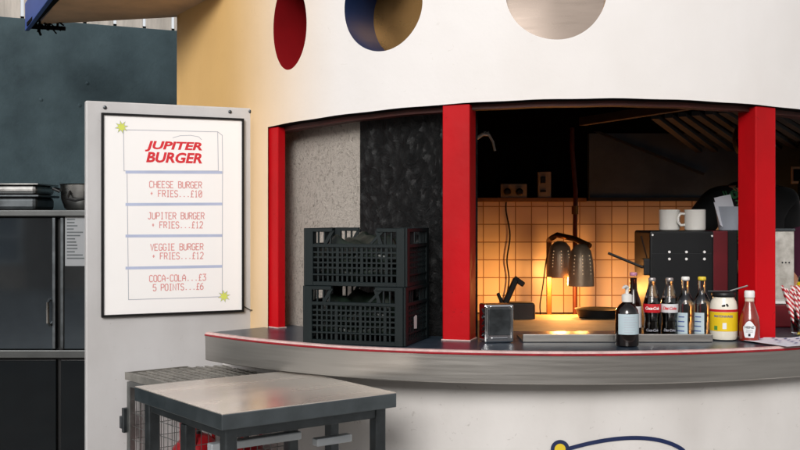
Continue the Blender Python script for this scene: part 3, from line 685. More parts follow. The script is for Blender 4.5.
# ------------------------------------------------------------------ steel table and wire cage in front
TD = .58; TZ = EYE - TD
tn = Vector((-.9036 * TD, F * TD / 197)); tr_ = Vector((-.017 * TD, F * TD / 175)); tl = Vector((-1.568 * TD, F * TD / 169))
ux = (tr_ - tn); TS = (ux.length + (tl - tn).length) / 2; ta = math.atan2(ux.y, ux.x)
tab = thing('steel_table', 'square stainless steel table standing in front of the kiosk counter', 'table', (tn.x, tn.y, 0), ta)
mb = MB(); mb.box((TS / 2, TS / 2, TZ - .0235), (TS, TS, .047), bev=.0025); mb.build('tabletop', 'steel_side', tab)
mb = MB(); mb.box((TS / 2, TS / 2, TZ + .0006), (TS - .001, TS - .001, .004), bev=.0018); mb.build('top_sheet', 'steel_top', tab)
mb = MB(); z = TZ - .062; i_ = .045
for c, d in (((TS / 2, i_, z), (TS - .1, .03, .038)), ((TS / 2, TS - i_, z), (TS - .1, .03, .038)), ((i_, TS / 2, z), (.03, TS - .1, .038)), ((TS - i_, TS / 2, z), (.03, TS - .1, .038))): mb.box(c, d, bev=.003)
mb.build('apron', 'steel_dark', tab)
for x, y in ((i_, i_), (TS - i_, i_), (i_, TS - i_), (TS - i_, TS - i_)):
    mb = MB(); mb.box((x, y, (TZ - .045) / 2 + .01), (.04, .04, TZ - .065), bev=.004); lg = mb.build('leg', 'steel_dark', tab)
    mb = MB(); mb.lathe([(.018, 0), (.022, .006), (.018, .02)], 14, c=(x, y, 0)); mb.build('foot', 'black_plastic', lg)
for x in (i_, TS - i_):
    mb = MB(); mb.box((x, TS / 2, TZ - .081 - .2), (.035, .04, .4), bev=.003); mb.build('hanger', 'steel_dark', tab)
mb = MB()
for x0, x1, dz in ((.045, .37, .132), (.43, .57, .165)): mb = MB(); mb.box(((x0 + x1) / 2, .17, TZ - dz), (x1 - x0, .034, .026), bev=.004); mb.build('rack_bar', 'rack_steel', tab)

CZ = .864
ca = Vector((-1.09, 4.255)); cd = Vector((.64, -.77)).normalized(); ce = Vector((.77, .64)); 
cg = thing('wire_cage', 'galvanised wire mesh cage with punched lid behind the steel table', 'cage', (ca.x, ca.y, 0), math.atan2(cd.y, cd.x))
CL, CWd = .50, .45
mb = MB()
for i in range(15):
    x = .012 + (CL - .024) * i / 14; mb.tube([(x, 0, .04), (x, 0, CZ - .05)], .0016, 5); mb.tube([(x, CWd, .04), (x, CWd, CZ - .05)], .0016, 5)
    y = .012 + (CWd - .024) * i / 14; mb.tube([(0, y, .04), (0, y, CZ - .05)], .0016, 5); mb.tube([(CL, y, .04), (CL, y, CZ - .05)], .0016, 5)
for i in range(15):
    z = .05 + (CZ - .11) * i / 14
    mb.tube([(0, 0, z), (CL, 0, z), (CL, CWd, z), (0, CWd, z)], .0016, 5, closed=True)
mb.build('wire_mesh', 'wire', cg)
mb = MB()
for x in (0, CL):
    for y in (0, CWd): mb.box((x, y, CZ / 2 - .02), (.026, .026, CZ - .045), bev=.003)
for z in (.03, CZ - .05):
    for y in (0, CWd): mb.box((CL / 2, y, z), (CL - .03, .024, .024))
    for x in (0, CL): mb.box((x, CWd / 2, z), (.024, CWd - .03, .024))
mb.build('frame', 'wire', cg)
mb = MB()                                                  # punched lid: rows of slots between strips
for i in range(13): y = .0 + CWd * i / 12; mb.box((CL / 2, y, CZ - .012), (CL + .02, .011, .008), bev=.001)
for i in range(16): x = CL * i / 15; mb.box((x, CWd / 2, CZ - .0145), (.010, CWd, .007), bev=.001)
mb.box((CL / 2, -.014, CZ - .02), (CL + .04, .006, .03)); mb.box((-.014, CWd / 2, CZ - .02), (.006, CWd + .02, .03)); mb.box((CL + .014, CWd / 2, CZ - .02), (.006, CWd + .02, .03))
mb.build('lid', 'lid_steel', cg)
mb = MB(); mb.box((-.02, -.012, CZ - .20), (.02, .03, .10), bev=.002); mb.box((-.035, -.02, CZ - .21), (.02, .02, .05), bev=.002); mb.build('latch', 'steel_dark', cg)
cm = Matrix.Translation((ca.x, ca.y, 0)) @ Matrix.Rotation(math.atan2(cd.y, cd.x), 4, 'Z')
def gas(x, y, label, lab):
    p = cm @ Vector((x, y, .02)); g = thing('gas_cylinder', label, 'gas cylinder', p, .6, 'red gas cylinders in the wire cage')
    mb = MB(); mb.lathe([(.09, 0), (.10, .0), (.106, .03), (.106, .46), (.095, .53), (.055, .575), (.03, .585)], 28); mb.build('cylinder_body', 'gas_red', g)
    mb = MB(); mb.lathe([(.022, .58), (.022, .62), (.03, .625), (.03, .66), (.012, .67)], 14); mb.build('valve', 'steel_dark', g)
    mb = MB(); band(mb, .1068, .36, .47, -160, 60); mb.build('sticker', lab, g)
    mb = MB(); mb.tube([(.075 * math.cos(q), .075 * math.sin(q), .70) for q in [2 * math.pi * i / 20 for i in range(20)]], .008, 8, True)
    for q in (0, 2.1, 4.2): mb.tube([(.075 * math.cos(q), .075 * math.sin(q), .55), (.075 * math.cos(q), .075 * math.sin(q), .70)], .008)
    mb.build('guard_ring', 'gas_red', g)
gas(.14, .22, 'red gas cylinder at the left side of the wire cage', 'label_white')
gas(.375, .30, 'red gas cylinder with yellow sticker behind the table rack', 'label_yellow')

# ------------------------------------------------------------------ crates on the counter
def make_crate(label):
    W, D, Hh = .385, .30, .2125
    c = thing('vegetable_crate', label, 'crate', (0, 0, 0), 0, 'dark plastic crates stacked on the counter')
    def side(mb, L, put, open_top=True):
        def bx(u0, u1, z0, z1, t=.012, bev=.0015): put(mb, (u0 + u1) / 2, (z0 + z1) / 2, u1 - u0, z1 - z0, t, bev)
        bx(0, .032, 0, Hh, .016); bx(L - .032, L, 0, Hh, .016)
        bx(.03, L - .03, 0, .016); zm = .142
        bx(.03, L - .03, zm, zm + .013, .016); bx(.03, L - .03, .038, .045, .014)
        bx(.03, L * .28, Hh - .014, Hh, .016); bx(L * .72, L - .03, Hh - .014, Hh, .016)
        if not open_top: bx(L * .27, L * .73, Hh - .014, Hh, .016)
        n = int((L - .064) / .0185)
        for i in range(1, n):
            u = .032 + (L - .064) * i / n; wv = .0065 if i % 5 else .011; bx(u - wv / 2, u + wv / 2, .014, zm + .002, .008, 0)
        for z in (.064, .083, .102, .121): bx(.03, L - .03, z, z + .006, .0072, 0)
        for i in range(3):
            for s_ in (0, 1):
                u = .032 + .024 * (i + .8); u = L - u if s_ else u; bx(u - .003, u + .003, zm, Hh - .01, .007, 0)
    def put_x(y):
        return lambda mb, u, z, w, h, t, b: mb.box((u, y, z), (w, t, h), bev=b, seg=1)
    def put_y(x):
        return lambda mb, u, z, w, h, t, b: mb.box((x, u, z), (t, w, h), bev=b, seg=1)
    for nm, L, pf, op in (('long_side', W, put_x(0), True), ('long_side', W, put_x(D), True), ('short_side', D, put_y(0), False), ('short_side', D, put_y(W), False)):
        mb = MB(); side(mb, L, pf, op)
        if nm == 'long_side':
            y = 0 if pf is put_x else None
            yy = .0 if len([o for o in c.children if o.name.startswith('long')]) == 0 else D
            mb.bar((W * .28, yy, Hh - .008), (W * .20, yy, .152), .01, .012); mb.bar((W * .72, yy, Hh - .008), (W * .82 - .02, yy, .152), .01, .012)
            mb.bar((W * .66, yy, .155), (W * .78, yy, Hh - .012), .009, .009)
        mb.build(nm, 'crate', c)
    mb = MB(); mb.box((W / 2, D / 2, .006), (W - .01, D - .01, .006))
    mb.build('floor_panel', 'crate', c); return c
cr0 = Vector((.013, 3.777)); crz = R_(-18)
cm_ = Matrix.Rotation(crz, 4, 'Z'); org = Vector((cr0.x, cr0.y, 0)) - cm_ @ Vector((.385, 0, 0))
lower = make_crate('lower dark crate of the stack, on the counter, white tag on its side')
lower.location = (org.x, org.y, CT + .001); lower.rotation_euler.z = crz
upper = copy_tree(lower); upper['label'] = 'upper dark crate of the stack, open at the top with green bags showing'
upper.location = (org.x + .003, org.y + .004, CT + .001 + .213); upper.rotation_euler.z = crz + R_(1.3)
tg = bpy.data.objects.new('side_tag', None)
mb = MB(); mb.faces([(.3932, .10, .055), (.3932, .135, .053), (.3932, .137, .10), (.3932, .12, .104), (.3932, .098, .098)], [(0, 1, 2, 3, 4)]); bpy.data.objects.remove(tg); mb.build('side_tag', 'white_plastic', lower)
def bag(cr, seeds, label):
    b = thing('vegetable_bag', label, 'bag', (0, 0, 0), 0, 'green bags packed in the crates'); b.location = cr.location + Vector((0, 0, .012)); b.rotation_euler.z = crz
    mb = MB(); random.seed(seeds)
    for i in range(7):
        y = .04 + i * .036; n = 9; h0 = .15 if i == 0 else .155
        for lay in range(2):
            zc = .035 + lay * .058; pts = [(.05 + .285 * k / n, y + random.uniform(-.006, .006), zc + .012 * math.sin(k * 1.1 + i + lay)) for k in range(n + 1)]
            mb.tube(pts, [(.012 if k in (0, n) else random.uniform(.021, .029)) for k in range(n + 1)], 10)
    rows = []; ph = [random.uniform(0, 6) for _ in range(8)]
    for j in range(25):
        y = .012 + .276 * j / 24; row = []
        for i in range(37):
            x = .016 + .353 * i / 36; e_ = min(1, 5 * min(i, 36 - i) / 36) * min(1, 5 * min(j, 24 - j) / 24)
            hgt = .150 + .014 * math.sin(x * 27 + ph[0] + 2 * math.sin(y * 30 + ph[1])) + .010 * math.sin(y * 41 + ph[2] + 3 * x * 9) + .007 * math.sin(x * 83 + y * 60 + ph[3])
            row.append((x, y, hgt * (.62 + .38 * e_) + (.008 if seeds == 5 else 0)))
        rows.append(row)
    mb.grid(rows)
    mb.build('bagged_vegetables', 'veg_bag', b, smooth=80)
bag(lower, 3, 'bagged dark green vegetables packed in the lower crate'); bag(upper, 5, 'bagged dark green vegetables heaped in the upper crate')
random.seed(11)

# ------------------------------------------------------------------ on the counter
def ct(x, Y): return Vector((gx(x, Y), Y, CT + .001))
# chrome napkin dispenser
p = ct(496.5, 3.93); nd = thing('napkin_dispenser', 'small chrome napkin dispenser on the counter beside the middle red post', 'napkin dispenser', p, R_(10))
mb = MB(); mb.box((0, .004, .071), (.112, .085, .142), bev=.006); mb.build('case', 'chrome', nd)
mb = MB(); mb.box((0, -.041, .078), (.082, .004, .10), bev=.002); mb.build('face_plate', 'steel_dark', nd)
mb = MB(); mb.box((0, -.042, .134), (.07, .006, .007), bev=.002); mb.box((0, -.0425, .018), (.062, .006, .006), bev=.002); mb.box((-.047, -.042, .075), (.007, .006, .12), bev=.002); mb.box((.047, -.042, .075), (.007, .006, .12), bev=.002); mb.build('bezel', 'chrome', nd)
mb = MB()
for i in range(5): mb.tube([(-.0575, -.02 + .012 * math.cos(q + i), .03 + i * .022 + .009 * math.sin(q)) for q in [2 * math.pi * j / 10 for j in range(10)]], .0015, 5, True)
mb.build('pressed_pattern', 'steel_dark', nd)
# steel rail
y0 = 3.915
rl = thing('steel_rail', 'long low stainless rail lying along the counter in front of the bottles', 'rail', (gx(523, y0), y0, CT + .001))
Lr = gx(713, y0) - gx(523, y0); mb = MB(); mb.box((Lr / 2, .012, .0145), (Lr, .024, .029), bev=.002); mb.box((Lr / 2, .11, .003), (Lr, .19, .005)); mb.build('rail_body', 'steel_lip', rl)
# pump bottle
def lathe_part(prof, name, m, par, n=28, c=(0, 0, 0)): mb = MB(); mb.lathe(prof, n, c); return mb.build(name, m, par)
pb = thing('pump_bottle', 'brown pump bottle with white pump top and pale label, at the counter front', 'pump bottle', ct(627, 3.80), R_(12))
lathe_part([(.036, 0), (.041, .004), (.042, .02), (.042, .115), (.039, .132), (.028, .148), (.016, .158), (.015, .164)], 'bottle_body', 'amber', pb)
pu = lathe_part([(.019, .160), (.0195, .184), (.013, .188), (.006, .19), (.006, .204), (.0075, .205), (.0075, .214)], 'pump', 'white_plastic', pb)
mb = MB(); mb.tube([(0, 0, .212), (-.012, -.012, .216), (-.026, -.024, .212)], [.0075, .006, .004]); mb.build('nozzle', 'white_plastic', pu)
mb = MB(); band(mb, .0425, .045, .118, -160, -20); lb = mb.build('label_sheet', 'label_blue', pb)
mb = MB()
for i in range(6): wrap_text(mb, ('HAND GEL', '-------', '--- ----', '------', '-- -----', '----')[i], .0075 if i else .009, .0429, .108 - i * .0105, -90)
mb.build('label_print', 'steel_dark', lb) if False else mb.bm.free()
mb = MB()
for i in range(7): band(mb, .0429, .106 - i * .009, .1075 - i * .009, -128, -128 + random.uniform(35, 75))
mb.build('label_print', 'ink_grey', lb)
# bottles
def bottle(name, x, Y, label, prof, capm, fill, liquid, glass='glass', group=None, capw=.0145, hgt=.226):
    b = thing(name, label, 'bottle', ct(x, Y), 0, group)
    lathe_part(prof, 'glass_body', glass, b, 32)
    if liquid:
        pr = [(max(r - .003, .004), max(z, .004)) for r, z in prof if z <= fill]; pr.append((pr[-1][0] * .96, fill)); lathe_part(pr, 'liquid', liquid, b, 32)
    if capm: lathe_part([(capw * .9, hgt - .014), (capw, hgt - .012), (capw, hgt - .003), (capw * .85, hgt)], 'cap', capm, b, 20)
    return b
contour = [(.024, 0), (.0295, .004), (.031, .03), (.0285, .062), (.0275, .075), (.031, .098), (.0335, .118), (.033, .132), (.030, .148), (.0235, .172), (.0165, .195), (.0135, .208), (.0135, .220)]
tall = [(.026, 0), (.033, .004), (.0335, .09), (.0335, .128), (.032, .142), (.022, .163), (.0145, .178), (.0135, .2), (.0138, .222)]
beer = [(.026, 0), (.030, .004), (.0305, .11), (.029, .13), (.022, .155), (.015, .178), (.0125, .21), (.013, .228)]
d = bottle('beer_bottle', 633.5, 4.12, 'dark brown bottle with pink cap and white label behind the pump bottle', beer, 'cap_pink', .2, 'amber', 'amber_clear', hgt=.250)
mb = MB(); band(mb, .0312, .035, .118); mb.build('label_sheet', 'label_white', d)
def soda(x, label, labm, word, ink, capm):
    d = bottle('cola_bottle', x, 4.03, label, contour, capm, .158, 'cola', group='contour glass cola bottles on the counter', hgt=.234)
    mb = MB()
    rows = [[(r * math.cos(R_(-180 + 9 * k)), r * math.sin(R_(-180 + 9 * k)), z) for k in range(41)] for r, z in ((.0322, .102), (.0338, .114), (.0342, .124), (.0336, .135))]
    mb.grid(rows); lb = mb.build('label_sheet', labm, d)
    mb = MB(); wrap_text(mb, word, .0158, .0347, .1185, -103, shear=.25, bold=.0004, spacing=.82); mb.build('label_lettering', ink, lb)
    mb = MB()
    for k in range(9): a = R_(-170 + k * 20); mb.tube([(.0306 * math.cos(a), .0306 * math.sin(a), .025), (.0294 * math.cos(a), .0294 * math.sin(a), .055)], .0012, 5)
    mb.build('moulded_flutes', 'label_silver', d) if False else mb.bm.free()
    mb = MB(); wrap_text(mb, word, .014, .0318, .035, -103, shear=.25, spacing=.82); mb.build('moulded_lettering', 'ink_grey', d)
soda(652, 'glass cola bottle with red label, left of the silver-labelled one', 'label_red', 'Coca-Cola', 'ink_white', 'cap_red')
soda(669.5, 'glass cola bottle with silver label, right of the red-labelled one', 'label_silver', 'Diet Coke', 'ink_red', 'cap_red')
for x, cp, lab in ((685.5, 'cap_white', 'clear glass bottle with white cap and pale blue label'), (702, 'cap_yellow', 'clear glass bottle with yellow cap and pale label, beside the mayonnaise jar')):
    d = bottle('clear_bottle', x, 4.03, lab, tall, cp, 0, None, group='clear glass bottles on the counter', hgt=.238, capw=.0155)
    mb = MB(); band(mb, .0342, .018, .102, -195, -92); lb = mb.build('label_sheet', 'label_blue', d)
    mb = MB()
    for k in range(4): band(mb, .0347, .03 + k * .018, .034 + k * .018, -165 + 4 * k, -112)
    mb.build('label_print', 'print_blue', lb)
# mayonnaise jar
mj = thing('mayonnaise_jar', 'big glass jar of mayonnaise with yellow label and dark lid', 'jar', ct(723.5, 4.0), 0)
lathe_part([(.04, 0), (.048, .004), (.0515, .016), (.0515, .125), (.047, .146), (.040, .158), (.040, .164)], 'jar_body', 'mayo', mj, 36)
mb = MB(); mb.lathe([(.043, .164), (.0445, .166), (.0445, .176), (.042, .180), (.01, .181)], 36); mb.build('lid', 'black_plastic', mj)
mb = MB(); band(mb, .0521, .036, .108, -200, -10); lb = mb.build('label_sheet', 'label_yellow', mj)
mb = MB(); band(mb, .0523, .109, .118, -200, -10); mb.build('label_stripe', 'label_red', mj)
mb = MB(); band(mb, .0524, .045, .068, -111, -95, 6); mb.build('label_panel', 'label_white', lb)
mb = MB(); band(mb, .0524, .04, .056, -147, -132, 6); mb.build('label_leaf', 'ink_green', lb)
mb = MB(); wrap_text(mb, 'MAYONNAISE', .0115, .0526, .092, -107, bold=.0003); mb.build('label_lettering', 'print_blue', lb)
mb = MB(); random.seed(4)
for k in range(5):
    a = R_(-108 + k * 4 + random.uniform(-4, 4)); zc = .134 + random.uniform(-.003, .004); r = .0505 - .2 * max(0, zc - .128)
    mb.lathe([(.001, -.004), (.004, -.002), (.004, .002), (.001, .004)], 8, c=(r * math.cos(a), r * math.sin(a), zc))
mb.build('spots', 'machine', mj)
sp = thing('spreading_knife', 'thin steel knife resting across the mayonnaise jar lid', 'knife', ct(723.5, 4.0) + Vector((.0, -.01, .184)), R_(-20))
mb = MB(); mb.bar((-.06, 0, 0), (.02, 0, .002), .012, .003, bev=.001); mb.build('blade', 'steel_dark', sp)
mb = MB(); mb.bar((.02, 0, .002), (.085, 0, .024), .009, .006, bev=.002); mb.build('handle', 'steel', sp)
# ketchup
kb = thing('ketchup_bottle', 'glass tomato ketchup bottle with white cap in front of the right red post', 'bottle', ct(749.5, 3.955), 0)
lathe_part([(.026, 0), (.036, .003), (.0375, .02), (.0375, .06), (.034, .09), (.025, .118), (.017, .142), (.0155, .165)], 'bottle_body', 'ketchup', kb, 36)
lathe_part([(.0185, .164), (.019, .166), (.019, .186), (.016, .190)], 'cap', 'cap_white', kb)
mb = MB(); band(mb, .0166, .142, .162, -180, 180, 20); mb.build('neck_label', 'label_cream', kb)
mb = MB(); rows = ([], [])
for a in range(-36, 37, 4):
    z0 = .016 if abs(a) <= 26 else .016 + (abs(a) - 26) * .0034; z1 = .078 - .028 * (abs(a) / 36) ** 2
    for rw, z in zip(rows, (z0, z1)):
        r = .0379 if z < .061 else .0379 - (z - .06) * .117
        rw.append((r * math.cos(R_(a - 109)), r * math.sin(R_(a - 109)), z))
mid = [((p[0] + 0), (p[1] + 0), .058) for p in rows[0]]
mb.grid([rows[0], mid, rows[1]]); lb = mb.build('label_sheet', 'label_white', kb)
mb = MB(); wrap_text(mb, 'HEINZ', .0115, .0382, .054, -109, bold=.0004); wrap_text(mb, 'TOMATO', .0058, .0382, .043, -109); wrap_text(mb, 'KETCHUP', .0058, .0382, .0365, -109); mb.build('label_lettering', 'ink_black', lb)
mb = MB(); band(mb, .0382, .021, .031, -115, -103, 6); mb.build('label_mark', 'ink_black', lb)
# printed sheet
ps = thing('printed_sheet', 'white sheet with small blue print lying on the counter at the right end', 'paper sheet', (1.285, 3.93, CT + .0005), math.atan2(.43, .90))
mb = MB(); rows = []
for j in range(9):
    rows.append([(.62 * i / 24, -.215 * j / 8, .006 + .010 * math.sin(i * .5 + j * .2) * (i > 3) * .5 + (.008 if j == 0 else 0) * (i / 24)) for i in range(25)])
mb.grid(rows); o = mb.build('sheet', 'paper', ps)
mb = MB(); random.seed(9)
for j in range(4):
    for i in range(9):
        u = .05 + i * .062 + (j % 2) * .03; v = -.035 - j * .047
        z = .0085 + .010 * math.sin(u / .62 * 24 * .5 - v / .215 * 8 * .2) * .5
        mb.faces([(u, v, z), (u + .024, v + .008, z), (u + .022, v + .016, z + .0003), (u - .003, v + .007, z + .0003)], [(0, 1, 2, 3)])
mb.build('small_print', 'print_blue', ps)
# right end: straws in a glass, yellow bottle
sj = thing('straw_glass', 'drinking glass of red and white striped paper straws at the right end', 'glass', ct(800, 4.20), 0)
lathe_part([(.030, 0), (.034, .004), (.038, .10), (.036, .10), (.031, .008), (.01, .006)], 'tumbler', 'glass', sj)
mb = MB(); random.seed(3)
for i in range(22):
    a = random.uniform(0, 6.28); r = random.uniform(.005, .022); b_ = Vector((r * math.cos(a), r * math.sin(a), .012)); tpp = b_ + Vector((1.6 * r * math.cos(a) - .026, 1.2 * r * math.sin(a), .165 + random.uniform(-.02, .02)))
    mb.tube([b_, tpp], .0052, 8)
mb.build('straws', 'straw', sj)
yb = thing('squeeze_bottle', 'yellow squeeze sauce bottle at the right edge behind the straws', 'sauce bottle', ct(804, 4.45), 0)
lathe_part([(.028, 0), (.033, .004), (.033, .17), (.028, .19), (.02, .195)], 'bottle_body', 'yellow_plastic', yb); lathe_part([(.024, .194), (.022, .21), (.006, .235), (.004, .25)], 'nozzle', 'steel_dark', yb)
# steel box and red tray behind the right post
p = ct(776, 4.62); sb = thing('steel_box', 'scuffed pale metal box standing just right of the right red post', 'metal box', (p.x, 4.62, .976), 0)
hB = gz(231, 4.55) - .976
mb = MB(); mb.box((0, .07, hB / 2), (.165, .13, hB), bev=.004); mb.build('case', mat('scuffed_zinc', 'C2BFB8', .5, metal=.2, scale=20, col2='9C9890', bump=.1), sb)
mb = MB(); mb.box((0, .07, hB + .004), (.172, .14, .012), bev=.002); mb.build('lid', 'steel_dark', sb)
mb = MB()
for u in (-.02, .02, .035, .05): mb.lathe([(.004, 0), (.003, .003)], 8, mtx=Matrix.Translation((u + .01, .005, hB * .69)) @ Matrix.Rotation(R_(90), 4, 'X'))
mb.build('rivets', 'ink_black', sb)
p = ct(790, 4.42); rt = thing('red_tub', 'red tub with white rim behind the printed sheet, right of the post', 'tub', (p.x + .03, 4.44, CT + .001 - .001), 0)
mb = MB(); mb.box((0, .05, .05), (.20, .10, .10), bev=.008); mb.build('tub_body', 'machine_red', rt)
mb = MB(); mb.box((0, .05, .106), (.212, .112, .012), bev=.004); mb.build('rim', 'cap_white', rt)

# ------------------------------------------------------------------ kitchen behind the counter
# black grill with red end
GY = 4.72; g0, g1 = gx(650, GY), gx(714, GY); gt = gz(231, GY); gb_ = .976
gr = thing('countertop_grill', 'black countertop grill with red end panel, behind the cola bottles', 'grill', ((g0 + g1) / 2, GY, gb_), 0)
w = g1 - g0; h = gt - gb_
mb = MB(); mb.box((0, .16, h / 2), (w, .32, h), bev=.010); mb.build('body', 'machine', gr)
mb = MB(); mb.box((0, -.003, h * .42), (w * .94, .008, h * .72), bev=.003); mb.build('front_panel', 'machine', gr)
mb = MB()
for i, px in enumerate((669, 686, 704)):
    for py in (252, 259): p = at(px, py, GY); mb.lathe([(.0065, 0), (.005, .003)], 10, mtx=Matrix.Translation((p.x - (g0 + g1) / 2, -.007, p.z - gb_)) @ Matrix.Rotation(R_(90), 4, 'X'))
for px, py in ((652.5, 235), (712, 236), (712, 300)): p = at(px, py, GY); mb.lathe([(.005, 0), (.004, .003)], 10, mtx=Matrix.Translation((p.x - (g0 + g1) / 2, -.001, p.z - gb_)) @ Matrix.Rotation(R_(90), 4, 'X'))
mb.build('rivets', 'ink_white', gr)
wr = gx(729, GY) - g1
mb = MB(); mb.box((w / 2 + wr / 2 + .002, .17, h / 2 + .004), (wr, .3, h - .008), bev=.004); mb.build('end_panel', 'machine_red', gr)
mb = MB(); mb.box((w / 2 + wr + .03, .19, h / 2), (.05, .28, h), bev=.004); mb.build('end_cap', 'black_plastic', gr)
mb = MB(); mb.box((-w / 2 - .014, .02, gz(267, GY) - gb_), (.03, .05, .075), bev=.005); mb.build('hinge_block', 'black_plastic', gr)
mb = MB(); a, b = at(645, 268, GY), at(608, 253, GY + .05); c0_ = Vector(((g0 + g1) / 2, GY, gb_)); mb.tube([a - c0_ + Vector((0, .02, 0)), b - c0_], .006); mb.tube([at(648, 258, GY) - c0_ + Vector((0, .02, 0)), at(641, 236, GY) - c0_], .003); mb.build('lever', 'black_plastic', gr)
# mugs
def mug(x, Y, rz, label):
    m_ = thing('mug', label, 'mug', (gx(x, Y), Y, gt + .001), rz, 'white mugs on top of the grill')
    lathe_part([(.040, 0), (.0455, .003), (.0475, .01), (.0475, .094), (.0455, .096), (.0435, .094), (.043, .012), (.02, .008)], 'cup', 'ceramic', m_, 36)
    mb = MB(); mb.tube([(.045 + .0, 0, .076), (.066, 0, .078), (.078, 0, .062), (.078, 0, .04), (.066, 0, .024), (.045, 0, .026)], [.006, .0065, .007, .007, .0065, .006], 10); mb.build('handle', 'ceramic', m_, smooth=80)
mug(669.5, 4.85, R_(0), 'left white mug on the black grill, handle turned right'); mug(695, 4.80, R_(180), 'right white mug on the black grill, handle turned left')
# steel holder of papers
ph = thing('paper_holder', 'pale plastic cup holder on the grill beside the right red post', 'holder', (gx(730, 4.82), 4.84, gt + .001), 0)
lathe_part([(.040, 0), (.044, .002), (.060, .11), (.0585, .11), (.042, .006), (.01, .005)], 'cup', 'cup_plastic', ph)
pl = thing('paper_wraps', 'white paper wraps standing in the pale holder on the grill', 'paper', (gx(730, 4.82), 4.84, gt + .012), 0)
mb = MB(); random.seed(2)
for i in range(5):
    a = R_(-35 + i * 16); mb.grid([[Vector((-.05 + i * .006 + .075 * u * math.cos(a) - v * .03, -.035 + i * .014 + .012 * math.sin(3 * u), .015 + v * .105 + .07 * u * math.sin(a) + (.02 * (i % 2)))) for u in (0, .35, .7, 1)] for v in (0, .5, 1)])
mb.build('sheets', 'paper', pl)
# heat lamp with two perforated shades
HY = 6.0
hl_ = thing('heat_lamp', 'twin heat lamp with perforated bell shades over the back bench, glowing orange', 'heat lamp', (gx(553, HY), HY, .886), 0)
b0 = Vector((gx(553, HY), HY, .886))
def L(x, y, Y=HY): return at(x, y, Y) - b0
mb = MB(); mb.lathe([(.09, 0), (.09, .012), (.03, .02)], 24, c=(0, .16, 0)); mb.bar((0, .16, .015), L(553, 240) + Vector((0, .16, 0)), .03, .02, up=(0, 1, 0), bev=.004); mb.build('stand', 'lamp_arm', hl_)
mb = MB(); mb.tube([L(553, 241) + Vector((0, .16, 0)), L(552, 238), L(557, 235), L(575, 239, HY - .1), L(590, 246, HY - .18)], .016, 10); mb.build('arm', 'lamp_arm', hl_)
lights = []
for x, yt, yb, Y in ((560, 241, 277, HY - .06), (581, 244, 286, HY - .22)):
    base = at(x, yb, Y) - b0; hh = (yb - yt) / F * Y; rr = 13.3 / F * Y
    prof = [(rr, 0), (rr * 1.0, .006), (rr * .97, hh * .3), (rr * .90, hh * .6), (rr * .74, hh * .84), (rr * .42, hh * .97), (.015, hh), (.013, hh * .97), (rr * .38, hh * .94), (rr * .70, hh * .82), (rr * .87, hh * .58), (rr * .94, hh * .3), (rr * .97, .0)]
    mb = MB(); mb.lathe(prof, 36, c=base, cap=False); sh = mb.build('shade', 'lamp_shade', hl_, smooth=60)
    mb = MB()
    for ang in (-132, -92, -52):
        for kz in range(6):
            zf = .30 + kz * .085; r = lerp_tab([(0, rr), (.3, rr * .97), (.6, rr * .90), (.84, rr * .74)], zf) + .0006
            mb.lathe([(.0024, -.0005), (.0024, .001)], 8, mtx=Matrix.Translation(base + Vector((r * math.cos(R_(ang)), r * math.sin(R_(ang)), zf * hh))) @ Matrix.Rotation(R_(ang + 90), 4, 'Z') @ Matrix.Rotation(R_(90), 4, 'X'))
    mb.build('vent_holes', 'hole_light', sh)
    mb = MB(); mb.lathe([(.004, hh * .2), (.03, hh * .28), (.034, hh * .45), (.016, hh * .7)], 18, c=base); mb.build('bulb', 'bulb', sh)
    lights.append(b0 + base)
for i, p in enumerate(lights):
    li = bpy.data.lights.new('heat_lamp_light', 'POINT'); li.energy = 30 if i == 0 else 9; li.color = (1.0, .41, .10); li.shadow_soft_size = .03
    lo = bpy.data.objects.new('heat_lamp_light', li); COL.objects.link(lo); lo.parent = hl_; lo.location = p - b0 + Vector((0, 0, -.012))
# upright pipe, cables
pipe = thing('service_pipe', 'thin brown pipe running from bench to ceiling in the middle opening', 'pipe', (gx(575, 6.2), 6.2, .886), 0)
mb = MB(); X0 = gx(575, 6.2); mb.tube([(0, 0, 0), (.0, 0, .55), (.004, 0, .75), (-.02, -.02, 1.0), (-.02, -.02, 1.13)], .014, 10); mb.build('pipe_run', 'rust_pole', pipe)
mb = MB(); mb.lathe([(.02, 0), (.02, .05)], 12, c=(0, 0, .62)); mb.build('collar', 'lamp_arm', pipe)
def cable(pts, label, r=.005):
    c = thing('power_cable', label, 'cable', pts[0], 0); mb = MB()
    P = []
    for i in range(len(pts) - 1):
        a = pts[max(i - 1, 0)]; b, c_, d = pts[i], pts[i + 1], pts[min(i + 2, len(pts) - 1)]
        for t in [k / 6 for k in range(6)]:
            P.append(.5 * ((2 * b) + (c_ - a) * t + (2 * a - 5 * b + 4 * c_ - d) * t * t + (3 * b - a - 3 * c_ + d) * t ** 3))
    P.append(pts[-1]); mb.tube([q - pts[0] for q in P], r, 7); mb.build('flex', 'black_plastic', c)
by = BK - .04
cable([at(507, 196, by), at(506, 210, by), at(510, 235, by), at(507, 260, by), at(509, 280, by), at(505, 305, by)], 'black cable hanging from the socket down the tiles')
cable([at(549, 250, 6.12), at(546, 262, 6.13), at(543, 285, 6.2), at(540, 305, 6.3), at(541, 318, 6.4)], 'dark cable trailing from the heat lamp to the bench', .004)
tp = thing('wall_tap', 'thin white curved spout sticking out behind the middle red post', 'spout', at(471, 142, 5.0), 0)
q0 = at(471, 142, 5.0); mb = MB(); mb.tube([Vector((-.06, .03, -.02)), Vector((0, 0, 0)), at(483, 134, 5.0) - q0, at(489, 135, 5.0) - q0, at(493, 142, 5.0) - q0, at(495, 151, 5.0) - q0], [.010, .010, .009, .007, .006, .006], 10); mb.build('spout_tube', 'ceramic', tp)
